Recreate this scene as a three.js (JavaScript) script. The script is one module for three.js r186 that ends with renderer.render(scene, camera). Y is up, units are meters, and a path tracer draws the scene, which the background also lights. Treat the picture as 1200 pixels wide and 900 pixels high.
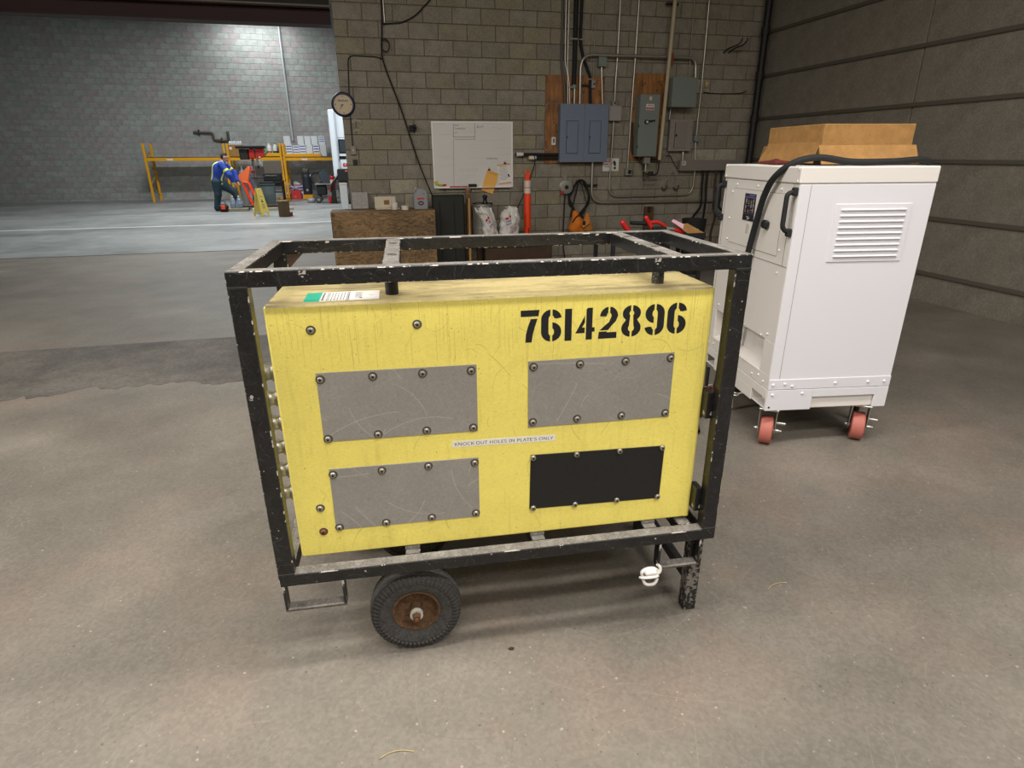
import * as THREE from 'three';
import { MarchingCubes } from 'three/addons/objects/MarchingCubes.js';
import { mergeGeometries } from 'three/addons/utils/BufferGeometryUtils.js';
import { RectAreaLightUniformsLib } from 'three/addons/lights/RectAreaLightUniformsLib.js';

// ---------------------------------------------------------------- camera, lights, exposure
const scene = new THREE.Scene();
scene.background = new THREE.Color(0x000000);
const camera = new THREE.PerspectiveCamera(65.56, 4 / 3, 0.05, 100);
camera.position.set(-0.7886, 1.65, 9.4563);
camera.rotation.order = 'YXZ';
camera.rotation.set(-0.36814, -0.23085, -0.00521);
scene.add(camera);
const renderer = new THREE.WebGLRenderer({ antialias: true });
renderer.toneMapping = THREE.LinearToneMapping;
renderer.toneMappingExposure = 1.0;
renderer.shadowMap.enabled = true;
RectAreaLightUniformsLib.init();
// ceiling fixtures: [x, y, z, length along x, width, radiance, colour, label]
const WARM = [1, 0.955, 0.89], COOL = [0.96, 1.0, 1.0];
const FIXTURES = [
  [0.2, 5.4, 8.3, 5.0, 0.34, 40, WARM, 'long suspended strip light right above the yellow machine'],
  [0.2, 5.4, 10.8, 5.0, 0.34, 42, WARM, 'long suspended strip light just behind the photographer'],
  [-4.9, 4.6, 7.4, 3.4, 0.5, 62, WARM, 'wide suspended light over the aisle left of the machine'],
  [-2.0, 5.6, 13.6, 4.0, 0.34, 22, WARM, 'long suspended strip light at the back of the bay on the left'],
  [3.0, 5.6, 13.6, 4.0, 0.34, 34, [0.97, 0.97, 1.0], 'long suspended strip light at the back of the bay on the right'],
  [-4.3, 6.5, -17.2, 2.0, 0.4, 36, COOL, 'high strip light close to the far block wall'],
  [-5.5, 6.3, -11.0, 2.4, 0.6, 92, COOL, 'high strip light over the person in blue coveralls'],
  [-4.0, 6.3, -5.0, 2.4, 0.6, 72, COOL, 'high strip light just past the steel lintel'],
  [0.5, 6.3, -11.0, 2.4, 0.6, 66, COOL, 'high strip light over the parked white truck'],
];

// ---------------------------------------------------------------- helpers
function rng(seed) { let s = seed >>> 0; return () => { s = (s + 0x6D2B79F5) >>> 0; let t = Math.imul(s ^ (s >>> 15), 1 | s); t = (t + Math.imul(t ^ (t >>> 7), 61 | t)) ^ t; return ((t ^ (t >>> 14)) >>> 0) / 4294967296; }; }
const R0 = rng(77);
const used = {};
function numbered(n) { if (!(n in used)) { used[n] = 0; return n; } used[n]++; return n + '_' + String(used[n]).padStart(3, '0'); }
function thing(name, label, category, p = [0, 0, 0], ry = 0, group) {
  const o = new THREE.Group(); o.name = numbered(name); o.position.set(...p); o.rotation.y = ry;
  o.userData = { label, category }; if (group) o.userData.group = group; scene.add(o); return o;
}
function struct(name, p = [0, 0, 0]) { const o = new THREE.Group(); o.name = numbered(name); o.position.set(...p); o.userData = { kind: 'structure' }; scene.add(o); return o; }
function part(parent, name, geo, mat, p, r, label) {
  const m = new THREE.Mesh(geo, mat); m.name = name; if (p) m.position.set(...p); if (r) m.rotation.set(...r);
  if (label) m.userData.label = label; parent.add(m); return m;
}
function solo(name, label, category, geo, mat, p, r, group) {
  const m = new THREE.Mesh(geo, mat); m.name = numbered(name); if (p) m.position.set(...p); if (r) m.rotation.set(...r);
  m.userData = { label, category }; if (group) m.userData.group = group; scene.add(m); return m;
}
const V = (x, y, z) => new THREE.Vector3(x, y, z);
// uv in metres, projected along each face's main axis
function metreUV(g, ou = 0, ov = 0) {
  if (g.index) g = g.toNonIndexed();
  const p = g.attributes.position, n = p.count, uv = new Float32Array(n * 2);
  const a = V(), b = V(), c = V(), e = V(), f = V();
  for (let i = 0; i < n; i += 3) {
    a.fromBufferAttribute(p, i); b.fromBufferAttribute(p, i + 1); c.fromBufferAttribute(p, i + 2);
    e.subVectors(b, a); f.subVectors(c, a); e.cross(f);
    const x = Math.abs(e.x), y = Math.abs(e.y), z = Math.abs(e.z);
    [a, b, c].forEach((q, k) => {
      const u = x > y && x > z ? q.z : q.x, v = x > y && x > z ? q.y : y > z ? q.z : q.y;
      uv[(i + k) * 2] = u + ou; uv[(i + k) * 2 + 1] = v + ov;
    });
  }
  g.setAttribute('uv', new THREE.BufferAttribute(uv, 2)); return g;
}
// chamfered box centred on its origin; pick(nx,ny,nz) gives a material index for a face
function cbox(w, h, d, c = 0.003, opt = {}) {
  const H = [w / 2, h / 2, d / 2]; c = Math.min(c, w * .45, h * .45, d * .45);
  const tris = [];
  const quad = (q, n) => { const e = V().subVectors(q[1], q[0]).cross(V().subVectors(q[2], q[0])); const s = e.dot(n) > 0 ? [0, 1, 2, 0, 2, 3] : [0, 2, 1, 0, 3, 2]; tris.push({ n, v: s.map(i => q[i]) }); };
  const pt = (o) => V(o[0], o[1], o[2]);
  for (let a = 0; a < 3; a++) for (const s of [-1, 1]) {
    const b = (a + 1) % 3, k = (a + 2) % 3, q = [];
    for (const [sb, sk] of [[-1, -1], [1, -1], [1, 1], [-1, 1]]) { const o = [0, 0, 0]; o[a] = s * H[a]; o[b] = sb * (H[b] - c); o[k] = sk * (H[k] - c); q.push(pt(o)); }
    const n = [0, 0, 0]; n[a] = s; quad(q, pt(n));
  }
  for (let k = 0; k < 3; k++) { const a = (k + 1) % 3, b = (k + 2) % 3; for (const sa of [-1, 1]) for (const sb of [-1, 1]) {
    const q = [];
    for (const [wh, sk] of [[0, -1], [0, 1], [1, 1], [1, -1]]) { const o = [0, 0, 0]; o[a] = sa * (H[a] - (wh ? c : 0)); o[b] = sb * (H[b] - (wh ? 0 : c)); o[k] = sk * (H[k] - c); q.push(pt(o)); }
    const n = [0, 0, 0]; n[a] = sa * .7; n[b] = sb * .7; quad(q, pt(n));
  } }
  for (const x of [-1, 1]) for (const y of [-1, 1]) for (const z of [-1, 1]) {
    const q = [V(x * H[0], y * (H[1] - c), z * (H[2] - c)), V(x * (H[0] - c), y * H[1], z * (H[2] - c)), V(x * (H[0] - c), y * (H[1] - c), z * H[2])];
    const n = V(x, y, z), e = V().subVectors(q[1], q[0]).cross(V().subVectors(q[2], q[0]));
    tris.push({ n: n.normalize(), v: e.dot(n) > 0 ? q : [q[0], q[2], q[1]] });
  }
  const pick = opt.pick || (() => 0), bins = {};
  for (const t of tris) (bins[pick(t.n.x, t.n.y, t.n.z)] ||= []).push(t);
  const pos = [], nor = [], g = new THREE.BufferGeometry(); let st = 0;
  for (const k of Object.keys(bins).sort()) { let cnt = 0; for (const t of bins[k]) { const fn = V().subVectors(t.v[1], t.v[0]).cross(V().subVectors(t.v[2], t.v[0])).normalize(); for (const v of t.v) { pos.push(v.x, v.y, v.z); nor.push(fn.x, fn.y, fn.z); cnt++; } } g.addGroup(st, cnt, +k); st += cnt; }
  if (!opt.pick) g.clearGroups();
  g.setAttribute('position', new THREE.Float32BufferAttribute(pos, 3)); g.setAttribute('normal', new THREE.Float32BufferAttribute(nor, 3));
  return metreUV(g, opt.u || 0, opt.v || 0);
}
const cyl = (r1, r2, h, s = 20, open = false) => new THREE.CylinderGeometry(r1, r2, h, s, 1, open);
const lathe = (pts, s = 24) => new THREE.LatheGeometry(pts.map(p => new THREE.Vector2(p[0], p[1])), s);
function bar(a, b, r, s = 10, r2) { // cylinder between two points
  const A = V(...a), B = V(...b), g = cyl(r2 ?? r, r, A.distanceTo(B), s); g.applyQuaternion(new THREE.Quaternion().setFromUnitVectors(V(0, 1, 0), V().subVectors(B, A).normalize()));
  const m = A.add(B).multiplyScalar(.5); g.translate(m.x, m.y, m.z); return g;
}
function pipe(pts, r, fillet = 0.1, seg = 40, rs = 8) { // tube with rounded corners
  const P = pts.map(p => V(...p)), path = new THREE.CurvePath(); let last = P[0];
  for (let i = 1; i < P.length - 1; i++) {
    const d1 = V().subVectors(P[i - 1], P[i]), d2 = V().subVectors(P[i + 1], P[i]), f = Math.min(fillet, d1.length() * .45, d2.length() * .45);
    const a = P[i].clone().addScaledVector(d1.normalize(), f), b = P[i].clone().addScaledVector(d2.normalize(), f);
    if (a.distanceTo(last) > 1e-5) path.add(new THREE.LineCurve3(last, a)); path.add(new THREE.QuadraticBezierCurve3(a, P[i], b)); last = b;
  }
  path.add(new THREE.LineCurve3(last, P[P.length - 1]));
  // sample the pieces evenly by piece so bends stay round
  const s = []; for (const c of path.curves) { const n = c.isLineCurve3 ? 1 : 6; for (let i = 0; i < n; i++) s.push(c.getPoint(i / n)); } s.push(P[P.length - 1]);
  return sweep(s, r, rs);
}
function hose(pts, r, seg = 40, rs = 8, closed = false) { const c = new THREE.CatmullRomCurve3(pts.map(p => V(...p)), closed, 'centripetal'); return new THREE.TubeGeometry(c, seg, r, rs, closed); }
function sweep(s, r, rs) {
  const pos = [], idx = []; let n0 = null; const N = s.length;
  for (let i = 0; i < N; i++) {
    const t = V().subVectors(s[Math.min(i + 1, N - 1)], s[Math.max(i - 1, 0)]).normalize();
    if (!n0) { n0 = Math.abs(t.y) < .9 ? V(0, 1, 0) : V(1, 0, 0); } n0 = n0.clone().addScaledVector(t, -n0.dot(t)).normalize(); const b = V().crossVectors(t, n0);
    for (let k = 0; k < rs; k++) { const a = k / rs * Math.PI * 2; const q = s[i].clone().addScaledVector(n0, Math.cos(a) * r).addScaledVector(b, Math.sin(a) * r); pos.push(q.x, q.y, q.z); }
    if (i) for (let k = 0; k < rs; k++) { const a = (i - 1) * rs + k, c = (i - 1) * rs + (k + 1) % rs; idx.push(a, c, a + rs, c, c + rs, a + rs); }
  }
  const c0 = pos.length / 3; pos.push(s[0].x, s[0].y, s[0].z, s[N - 1].x, s[N - 1].y, s[N - 1].z);
  for (let k = 0; k < rs; k++) { idx.push(c0, (k + 1) % rs, k, c0 + 1, (N - 1) * rs + k, (N - 1) * rs + (k + 1) % rs); }
  const g = new THREE.BufferGeometry(); g.setAttribute('position', new THREE.Float32BufferAttribute(pos, 3)); g.setAttribute('uv', new THREE.Float32BufferAttribute(new Float32Array(pos.length / 3 * 2), 2)); g.setIndex(idx); g.computeVertexNormals(); return g;
}
function extr(pts, depth, bevel = 0, holes = []) {
  const s = new THREE.Shape(pts.map(p => new THREE.Vector2(...p))); for (const h of holes) s.holes.push(new THREE.Path(h.map(p => new THREE.Vector2(...p))));
  return new THREE.ExtrudeGeometry(s, { depth, bevelEnabled: bevel > 0, bevelThickness: bevel, bevelSize: bevel, bevelSegments: 1, curveSegments: 10 });
}
function merge(list) { return mergeGeometries(list.map(g => { g = g.index ? g.toNonIndexed() : g; const k = new THREE.BufferGeometry(); for (const a of ['position', 'normal', 'uv']) if (g.attributes[a]) k.setAttribute(a, g.attributes[a]); return k; })); }
const tr = (g, x, y, z, rx = 0, ry = 0, rz = 0) => { if (rx) g.rotateX(rx); if (ry) g.rotateY(ry); if (rz) g.rotateZ(rz); g.translate(x, y, z); return g; };

// ---- textures
const NZ = (() => { const r = rng(5), t = new Float32Array(65536); for (let i = 0; i < 65536; i++) t[i] = r(); return t; })();
function vn(x, y, per, sd) { const xi = Math.floor(x), yi = Math.floor(y), fx = x - xi, fy = y - yi, u = fx * fx * (3 - 2 * fx), v = fy * fy * (3 - 2 * fy); const h = (a, b) => NZ[(((a % per) + per) % per * 131 + (((b % per) + per) % per) * 7919 + sd * 977) & 65535]; return (h(xi, yi) * (1 - u) + h(xi + 1, yi) * u) * (1 - v) + (h(xi, yi + 1) * (1 - u) + h(xi + 1, yi + 1) * u) * v; }
function fbm(u, v, f, oct, sd = 0) { let s = 0, a = .5, t = 0; for (let i = 0; i < oct; i++) { s += a * vn(u * f, v * f, f, sd + i * 13); t += a; a *= .55; f *= 2; } return s / t; }
class Px {
  constructor(n, m = n) { this.w = n; this.h = m; this.d = new Uint8Array(n * m * 4).fill(255); }
  fill(fn) { for (let y = 0; y < this.h; y++) for (let x = 0; x < this.w; x++) { const c = fn(x / this.w, y / this.h), i = (y * this.w + x) * 4; this.d[i] = Math.max(0, Math.min(255, c[0])); this.d[i + 1] = Math.max(0, Math.min(255, c[1])); this.d[i + 2] = Math.max(0, Math.min(255, c[2])); } return this; }
  dot(x, y, c, a) { x = ((Math.round(x) % this.w) + this.w) % this.w; y = ((Math.round(y) % this.h) + this.h) % this.h; const i = (y * this.w + x) * 4; for (let k = 0; k < 3; k++) this.d[i + k] = this.d[i + k] * (1 - a) + c[k] * a; }
  spot(x, y, r, c, a) { for (let j = -Math.ceil(r); j <= r; j++) for (let i = -Math.ceil(r); i <= r; i++) { const q = Math.hypot(i, j); if (q <= r) this.dot(x + i, y + j, c, a * (q > r - 1 ? .6 : 1)); } }
  line(x0, y0, x1, y1, c, a, bend = 0, wd = 0) { const L = Math.hypot(x1 - x0, y1 - y0), n = Math.ceil(L); for (let i = 0; i <= n; i++) { const t = i / n, o = bend * 4 * t * (1 - t), x = x0 + (x1 - x0) * t - (y1 - y0) / L * o, y = y0 + (y1 - y0) * t + (x1 - x0) / L * o; const k = a * (.5 + .5 * NZ[(i * 7 + (x0 | 0)) & 65535]); this.dot(x, y, c, k); if (wd) { this.dot(x, y + 1, c, k * .7); if (wd > 1) this.dot(x + 1, y, c, k * .6); } } }
  blob(x, y, r, c, a, sd) { for (let j = -r; j <= r; j++) for (let i = -r; i <= r; i++) { const q = Math.hypot(i, j) / r + (fbm(((x + i) & 1023) / 1024, ((y + j) & 1023) / 1024, r < 14 ? 150 : 40, 3, sd) - .5) * 2.4; if (q < .7) this.dot(x + i, y + j, c, a); } }
  tex(sx = 1, sy = sx, linear = false) { const t = new THREE.DataTexture(this.d, this.w, this.h); t.wrapS = t.wrapT = THREE.RepeatWrapping; t.magFilter = THREE.LinearFilter; t.minFilter = THREE.LinearMipmapLinearFilter; t.generateMipmaps = true; if (!linear) t.colorSpace = THREE.SRGBColorSpace; t.repeat.set(1 / sx, 1 / sy); t.needsUpdate = true; return t; }
}
function canvasTex(w, h, draw) { const c = document.createElement('canvas'); c.width = w; c.height = h; const x = c.getContext('2d'); draw(x, w, h); const t = new THREE.CanvasTexture(c); t.colorSpace = THREE.SRGBColorSpace; t.anisotropy = 4; return t; }
const S = (color, roughness = .6, metalness = 0, o = {}) => new THREE.MeshStandardMaterial({ color, roughness, metalness, ...o });
function print(tex, edge = 0xdddddd, rough = .7) { const e = S(edge, rough), f = S(0xffffff, rough, 0, { map: tex }); return [e, e, e, e, f, e]; } // box with a printed +z face
const sheet = (w, h, t = .002) => new THREE.BoxGeometry(w, h, t);

// ---------------------------------------------------------------- materials
const noiseBump = new Px(256).fill((u, v) => { const n = fbm(u, v, 64, 3, 3) * 255; return [n, n, n]; }).tex(.25, .25, true);
const rF = rng(11);
const floorPx = new Px(2048).fill((u, v) => {
  const a = fbm(u, v, 5, 5, 1), b = fbm(u, v, 12, 5, 40), c = fbm(u, v, 320, 2, 80), r = fbm(u, v, 7, 5, 120);
  const l = 112 + (a - .5) * 44 + (b - .5) * 14 + (c - .5) * 20, red = Math.max(0, r - .52) * 34;
  return [l * 1.02 + red * .6, l * .965, l * .885 - red * .1];
});
for (let i = 0; i < 5200; i++) floorPx.spot(rF() * 2048, rF() * 2048, .5 + rF() * rF() * 2.6, rF() < .62 ? [196, 186, 166] : [58, 50, 42], .2 + rF() * .5);
for (let i = 0; i < 700; i++) { const x = rF() * 2048, y = rF() * 2048, t = rF() * 6.28, l = 20 + rF() * rF() * 240; floorPx.line(x, y, x + Math.cos(t) * l, y + Math.sin(t) * l, rF() < .7 ? [190, 180, 160] : [70, 62, 54], .12 + rF() * .25, (rF() - .5) * l * .3); }
for (let i = 0; i < 60; i++) floorPx.blob(rF() * 2048 | 0, rF() * 2048 | 0, 6 + rF() * 34 | 0, rF() < .5 ? [92, 82, 72] : [146, 136, 120], .08 + rF() * .12, i);
const M = {};
M.floor = S(0xffffff, .62, 0, { map: floorPx.tex(3.4), bumpMap: noiseBump, bumpScale: .0005 });
const ff = new Px(1024).fill((u, v) => { const a = fbm(u, v, 6, 5, 9), b = fbm(u * 1, v, 24, 3, 60), st = fbm(u, v, 3, 3, 200); const l = 138 + (a - .5) * 50 + (b - .5) * 26 + (st - .5) * 30; return [l * .985, l * 1.0, l * 1.0]; });
for (let i = 0; i < 260; i++) { const x = rF() * 1024, y = rF() * 1024, l = 60 + rF() * 300; ff.line(x, y, x + l, y + (rF() - .5) * 14, rF() < .6 ? [176, 182, 184] : [96, 98, 100], .12 + rF() * .2, 0, 2); }
M.floorFar = S(0xffffff, .4, 0, { map: ff.tex(5) });
const darkPatch = new Px(512).fill((u, v) => { const a = fbm(u, v, 6, 5, 31), c = fbm(u, v, 90, 3, 20); const l = 88 + (a - .5) * 50 + (c - .5) * 34; return [l * 1.03, l * .97, l * .9]; });
M.darkPatch = S(0xffffff, .75, 0, { map: darkPatch.tex(1.5), bumpMap: noiseBump, bumpScale: .001 });
const blk = new Px(512).fill((u, v) => { const a = fbm(u, v, 90, 3, 21), b = fbm(u, v, 7, 4, 70); const l = 232 + (a - .5) * 70 + (b - .5) * 44; return [l, l, l]; });
const rB = rng(31); for (let i = 0; i < 500; i++) blk.spot(rB() * 512, rB() * 512, .6 + rB() * 1.4, [90, 86, 80], .5);
const blkT = blk.tex(.8), blkB = new Px(256).fill((u, v) => { const n = fbm(u, v, 50, 4, 8) * 255; return [n, n, n]; }).tex(.3, .3, true);
const blockTones = [0x999183, 0x958d7f, 0x9c9486, 0x978f81, 0x938b7d, 0x9a927e, 0x9d9587];
M.blocks = blockTones.map(c => S(c, .92, 0, { map: blkT, bumpMap: blkB, bumpScale: .0025 }));
M.blockPale = S(0xb0a896, .92, 0, { map: blkT, bumpMap: blkB, bumpScale: .0025 });
M.blockYellow = S(0x9f967f, .92, 0, { map: blkT, bumpMap: blkB, bumpScale: .0025 });
M.mortar = S(0x6a6252, .95, 0, { map: blkT });
M.farBlocks = [0xadb1ac, 0xb2acaa, 0xa9ada8, 0xb4b7b3, 0xb1abaa, 0xafb3af].map(c => S(c, .9, 0, { map: blkT }));
M.farMortar = S(0x96999a, .95);
M.liner = S(0x8b8478, .85, 0, { map: blkT });
M.batten = S(0x575147, .8);
M.dark = S(0x17150f, .8); M.ceil = S(0x8a8880, .9); M.plain = S(0x8f897c, .9);
M.maroon = S(0x2c1214, .7, 0, { bumpMap: noiseBump, bumpScale: .001 });
M.steelDark = S(0x2a251f, .6, .2); M.black = S(0x141414, .55); M.blackRub = S(0x17181a, .75); M.blackGloss = S(0x101114, .3);
M.zinc = S(0xb4b2ac, .38, .85); M.conduit = S(0xb9b5ab, .35, .8); M.chrome = S(0xc8c8c8, .2, 1); M.galv = S(0x9a978f, .5, .6);
M.white = S(0xdedbd6, .5); M.whitePaint = S(0xe4dfda, .42); M.bright = S(0xf2f0ec, .4); M.red = S(0xc81e1a, .45); M.orange = S(0xff4a1c, .45);
M.kraft = S(0xb98a4e, .85, 0, { map: new Px(256).fill((u, v) => { const l = 215 + (fbm(u, v, 12, 4, 5) - .5) * 50 + (fbm(u, v, 90, 2, 9) - .5) * 24; return [l, l, l]; }).tex(.5) });
M.pvc = S(0xb8aa8c, .5); M.copper = S(0x9a5230, .5, .5);
// chipped black paint on the frame, and the gritty dust that lies on its upper faces
const rP = rng(91);
const bp = new Px(1024).fill((u, v) => { const a = fbm(u, v, 20, 4, 2), b = fbm(u, v, 200, 2, 33), l = 29 + (a - .5) * 18 + (b - .5) * 20; return [l, l * 1.0, l * 1.05]; });
for (let i = 0; i < 520; i++) { const x = rP() * 1024, y = rP() * 1024, t = rP() * 6.28, l = 8 + rP() * rP() * 110; bp.line(x, y, x + Math.cos(t) * l, y + Math.sin(t) * l, [118, 118, 118], .2 + rP() * .4, (rP() - .5) * l * .4, 2); }
for (let i = 0; i < 620; i++) bp.spot(rP() * 1024, rP() * 1024, .8 + rP() * rP() * 2.2, [196, 192, 184], .35 + rP() * .6);
for (let i = 0; i < 30; i++) bp.blob(rP() * 1024 | 0, rP() * 1024 | 0, 4 + rP() * 8 | 0, [196, 190, 180], .9, 60 + i);
const chip = new Px(512).fill((u, v) => { const a = fbm(u, v, 40, 4, 12), b = fbm(u, v, 9, 3, 13), w = a + (b - .5) * .8 > .66, l = w ? 186 : 36; return [l, l * .98, l * .94]; });
M.chipped = S(0xffffff, .65, 0, { map: chip.tex(.6) });
M.paint = S(0xffffff, .3, 0, { map: bp.tex(1), bumpMap: noiseBump, bumpScale: .0006 });
const dustPx = new Px(512).fill((u, v) => { const a = fbm(u, v, 10, 4, 51), b = fbm(u, v, 120, 3, 52), l = 118 + (a - .5) * 70 + (b - .5) * 60; return [l * 1.02, l * .985, l * .94]; });
for (let i = 0; i < 520; i++) dustPx.spot(rP() * 512, rP() * 512, .6 + rP() * rP() * 2.6, rP() < .7 ? [206, 200, 190] : [52, 50, 48], .3 + rP() * .55);
M.dusty = S(0xffffff, .8, 0, { map: dustPx.tex(.5) });
const flakePx = new Px(512).fill((u, v) => { const a = fbm(u, v, 60, 4, 71), b = fbm(u, v, 8, 3, 72); const w = a + (b - .5) * .5 > .56; const l = w ? 120 : 30; return [l * 1.0, l * .96, l * .9]; });
M.flaking = S(0xffffff, .7, 0, { map: flakePx.tex(.5), bumpMap: noiseBump, bumpScale: .001 });
M.paleEdge = S(0xb9b3a8, .75, 0, { map: dustPx.tex(.15) });
// yellow enclosure paint: fine dirt, vertical drips, hair scratches
const rY = rng(17);
const yel = new Px(2048, 1024).fill((u, v) => { const a = fbm(u, v, 8, 4, 14), b = fbm(u, v, 220, 2, 15), st = fbm(u, v * .06, 90, 2, 16); const l = 1 + (a - .5) * .07 + (b - .5) * .06 - Math.max(0, st - .62) * .12; return [248 * l, 231 * l, 118 * l]; });
for (let i = 0; i < 620; i++) yel.spot(rY() * 2048, rY() * 1024, .8 + rY() * rY() * 2.6, [120, 98, 46], .25 + rY() * .5);
for (let i = 0; i < 300; i++) yel.spot(rY() * 330, 700 + rY() * 324, .4 + rY() * rY() * 1.7, [112, 92, 46], .25 + rY() * .5);
for (let i = 0; i < 150; i++) { const x = rY() * 2048, y = 1023 - rY() * rY() * 240, l = 20 + rY() * 150; yel.line(x, y, x + (rY() - .5) * 6, y - l, [142, 118, 54], .15 + rY() * .45, 0, 1); }
for (let i = 0; i < 60; i++) { const x = rY() * 2048, y = rY() * 1024, t = rY() * 6.28, l = 14 + rY() * 130; yel.line(x, y, x + Math.cos(t) * l, y + Math.sin(t) * l, [134, 112, 60], .3 + rY() * .4, (rY() - .5) * l * .5, 1); }
const yelT = yel.tex(1.3605, .8488);
M.yellow = S(0xffffff, .42, 0, { map: yelT });
const ytop = new Px(1024, 512).fill((u, v) => { const a = fbm(u, v, 6, 5, 24), b = fbm(u, v, 150, 2, 25), s = fbm(u, v, 18, 3, 26), str = fbm(u * .2, v, 60, 3, 27); const d = Math.max(0, a - .5) * 1.5 + Math.max(0, s - .58) * 1.1 + Math.max(0, str - .52) * .6; const l = 1 + (b - .5) * .14 - d * .5; return [180 * l, 164 * l, 114 * l + d * 6]; });
for (let i = 0; i < 500; i++) ytop.spot(rY() * 1024, rY() * 512, .4 + rY() * 1.3, [110, 92, 60], .3);
M.yellowTop = S(0xffffff, .7, 0, { map: ytop.tex(1.36, .5) });
const rA = rng(23);
const alu = new Px(1024).fill((u, v) => { const a = fbm(u, v, 6, 4, 34), b = fbm(u, v, 220, 2, 35), l = 152 + (a - .5) * 18 + (b - .5) * 18; return [l * 1.01, l * .985, l * .945]; });
for (let i = 0; i < 150; i++) { const x = rA() * 1024, y = rA() * 1024, t = rA() * 6.28, l = 10 + rA() * rA() * 240; alu.line(x, y, x + Math.cos(t) * l, y + Math.sin(t) * l, [186, 182, 174], .2 + rA() * .45, (rA() - .5) * l * .4, 1); }
for (let i = 0; i < 44; i++) { const x = rA() * 1024, y = rA() * 1024, t = rA() * 6.28, l = 40 + rA() * 200; alu.line(x, y, x + Math.cos(t) * l, y + Math.sin(t) * l, [206, 200, 190], .8, (rA() - .5) * l * .25, 2); }
for (let i = 0; i < 200; i++) alu.spot(rA() * 1024, rA() * 1024, .8 + rA() * 2, rA() < .7 ? [184, 178, 168] : [80, 74, 68], .5);
M.alu = S(0xffffff, .55, .15, { map: alu.tex(1) });
const bpl = new Px(512).fill((u, v) => { const l = 25 + (fbm(u, v, 160, 2, 8) - .5) * 12; return [l, l, l]; });
for (let i = 0; i < 36; i++) bpl.spot(rA() * 512, rA() * 512, .5 + rA(), [120, 118, 112], .6);
for (let i = 0; i < 9; i++) { const x = rA() * 512, y = rA() * 512, t = rA() * 6.28, l = 20 + rA() * 60; bpl.line(x, y, x + Math.cos(t) * l, y + Math.sin(t) * l, [96, 94, 90], .5, 6); }
M.blackPlate = S(0xffffff, .5, 0, { map: bpl.tex(.5) });
const rustPx = new Px(512).fill((u, v) => { const a = fbm(u, v, 24, 5, 44), b = fbm(u, v, 90, 2, 45), l = .55 + a * .8 + (b - .5) * .3; return [96 * l, 70 * l, 46 * l]; });
M.rust = S(0xffffff, .85, .1, { map: rustPx.tex(.25), bumpMap: noiseBump, bumpScale: .001 });
M.rimRust = S(0xffffff, .85, .1, { map: (() => { const t = rustPx.tex(1); t.repeat.set(2, 1); return t; })() });
const tyrePx = new Px(512).fill((u, v) => { const a = fbm(u, v, 30, 4, 54), b = fbm(u, v, 120, 2, 55), l = 62 + (a - .5) * 40 + (b - .5) * 30; return [l * 1.02, l, l * .97]; });
M.tyre = S(0xffffff, .85, 0, { map: (() => { const t = tyrePx.tex(1); t.repeat.set(4, 1); return t; })() });
M.tyreBlock = S(0xffffff, .85, 0, { map: tyrePx.tex(.2) });
M.boltHead = S(0xa8a29a, .38, .75); M.boltRust = S(0x7c4a2c, .7, .3); M.washer = S(0x5a554c, .6, .5);
const plyPx = new Px(512).fill((u, v) => { const g = fbm(u, v * .12, 40, 4, 64), a = fbm(u, v, 5, 4, 65), k = Math.max(0, fbm(u, v, 14, 3, 66) - .66) * 2, l = .84 + (g - .5) * .5 + (a - .5) * .35 - k; return [168 * l, 112 * l, 58 * l]; });
M.ply = S(0xffffff, .6, 0, { map: plyPx.tex(.9) });
const oldPly = new Px(1024, 512).fill((u, v) => { const w = fbm(u, v, 3, 3, 74), g = Math.sin((fbm(u, v, 4, 4, 75) * 2.2 + v * 1.6 + Math.sin(u * 6.28) * .15) * 34), f = fbm(u * .3, v, 90, 3, 76), l = .8 + g * .09 + (w - .5) * .4 + (f - .5) * .4; return [156 * l, 124 * l, 84 * l]; });
for (let i = 0; i < 8; i++) oldPly.blob(rA() * 1024 | 0, rA() * 512 | 0, 6 + rA() * 16 | 0, [70, 50, 32], .6, i);
M.oldPly = S(0xffffff, .75, 0, { map: oldPly.tex(1.45, .95) });
M.woodStick = S(0xa07a44, .7, 0, { map: plyPx.tex(.3) }); M.woodDark = S(0x4a3626, .8, 0, { map: blkT });
M.yellowSteel = S(0xe0a010, .45); M.blueGrey = S(0x717d90, .5, .05); M.greyGreen = S(0x7a827c, .5, .05);
M.glass = new THREE.MeshPhysicalMaterial({ color: 0xaab4b4, roughness: .05, transmission: .85, thickness: 0 });
const plastic = (c, r = .45) => S(c, r);

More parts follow.
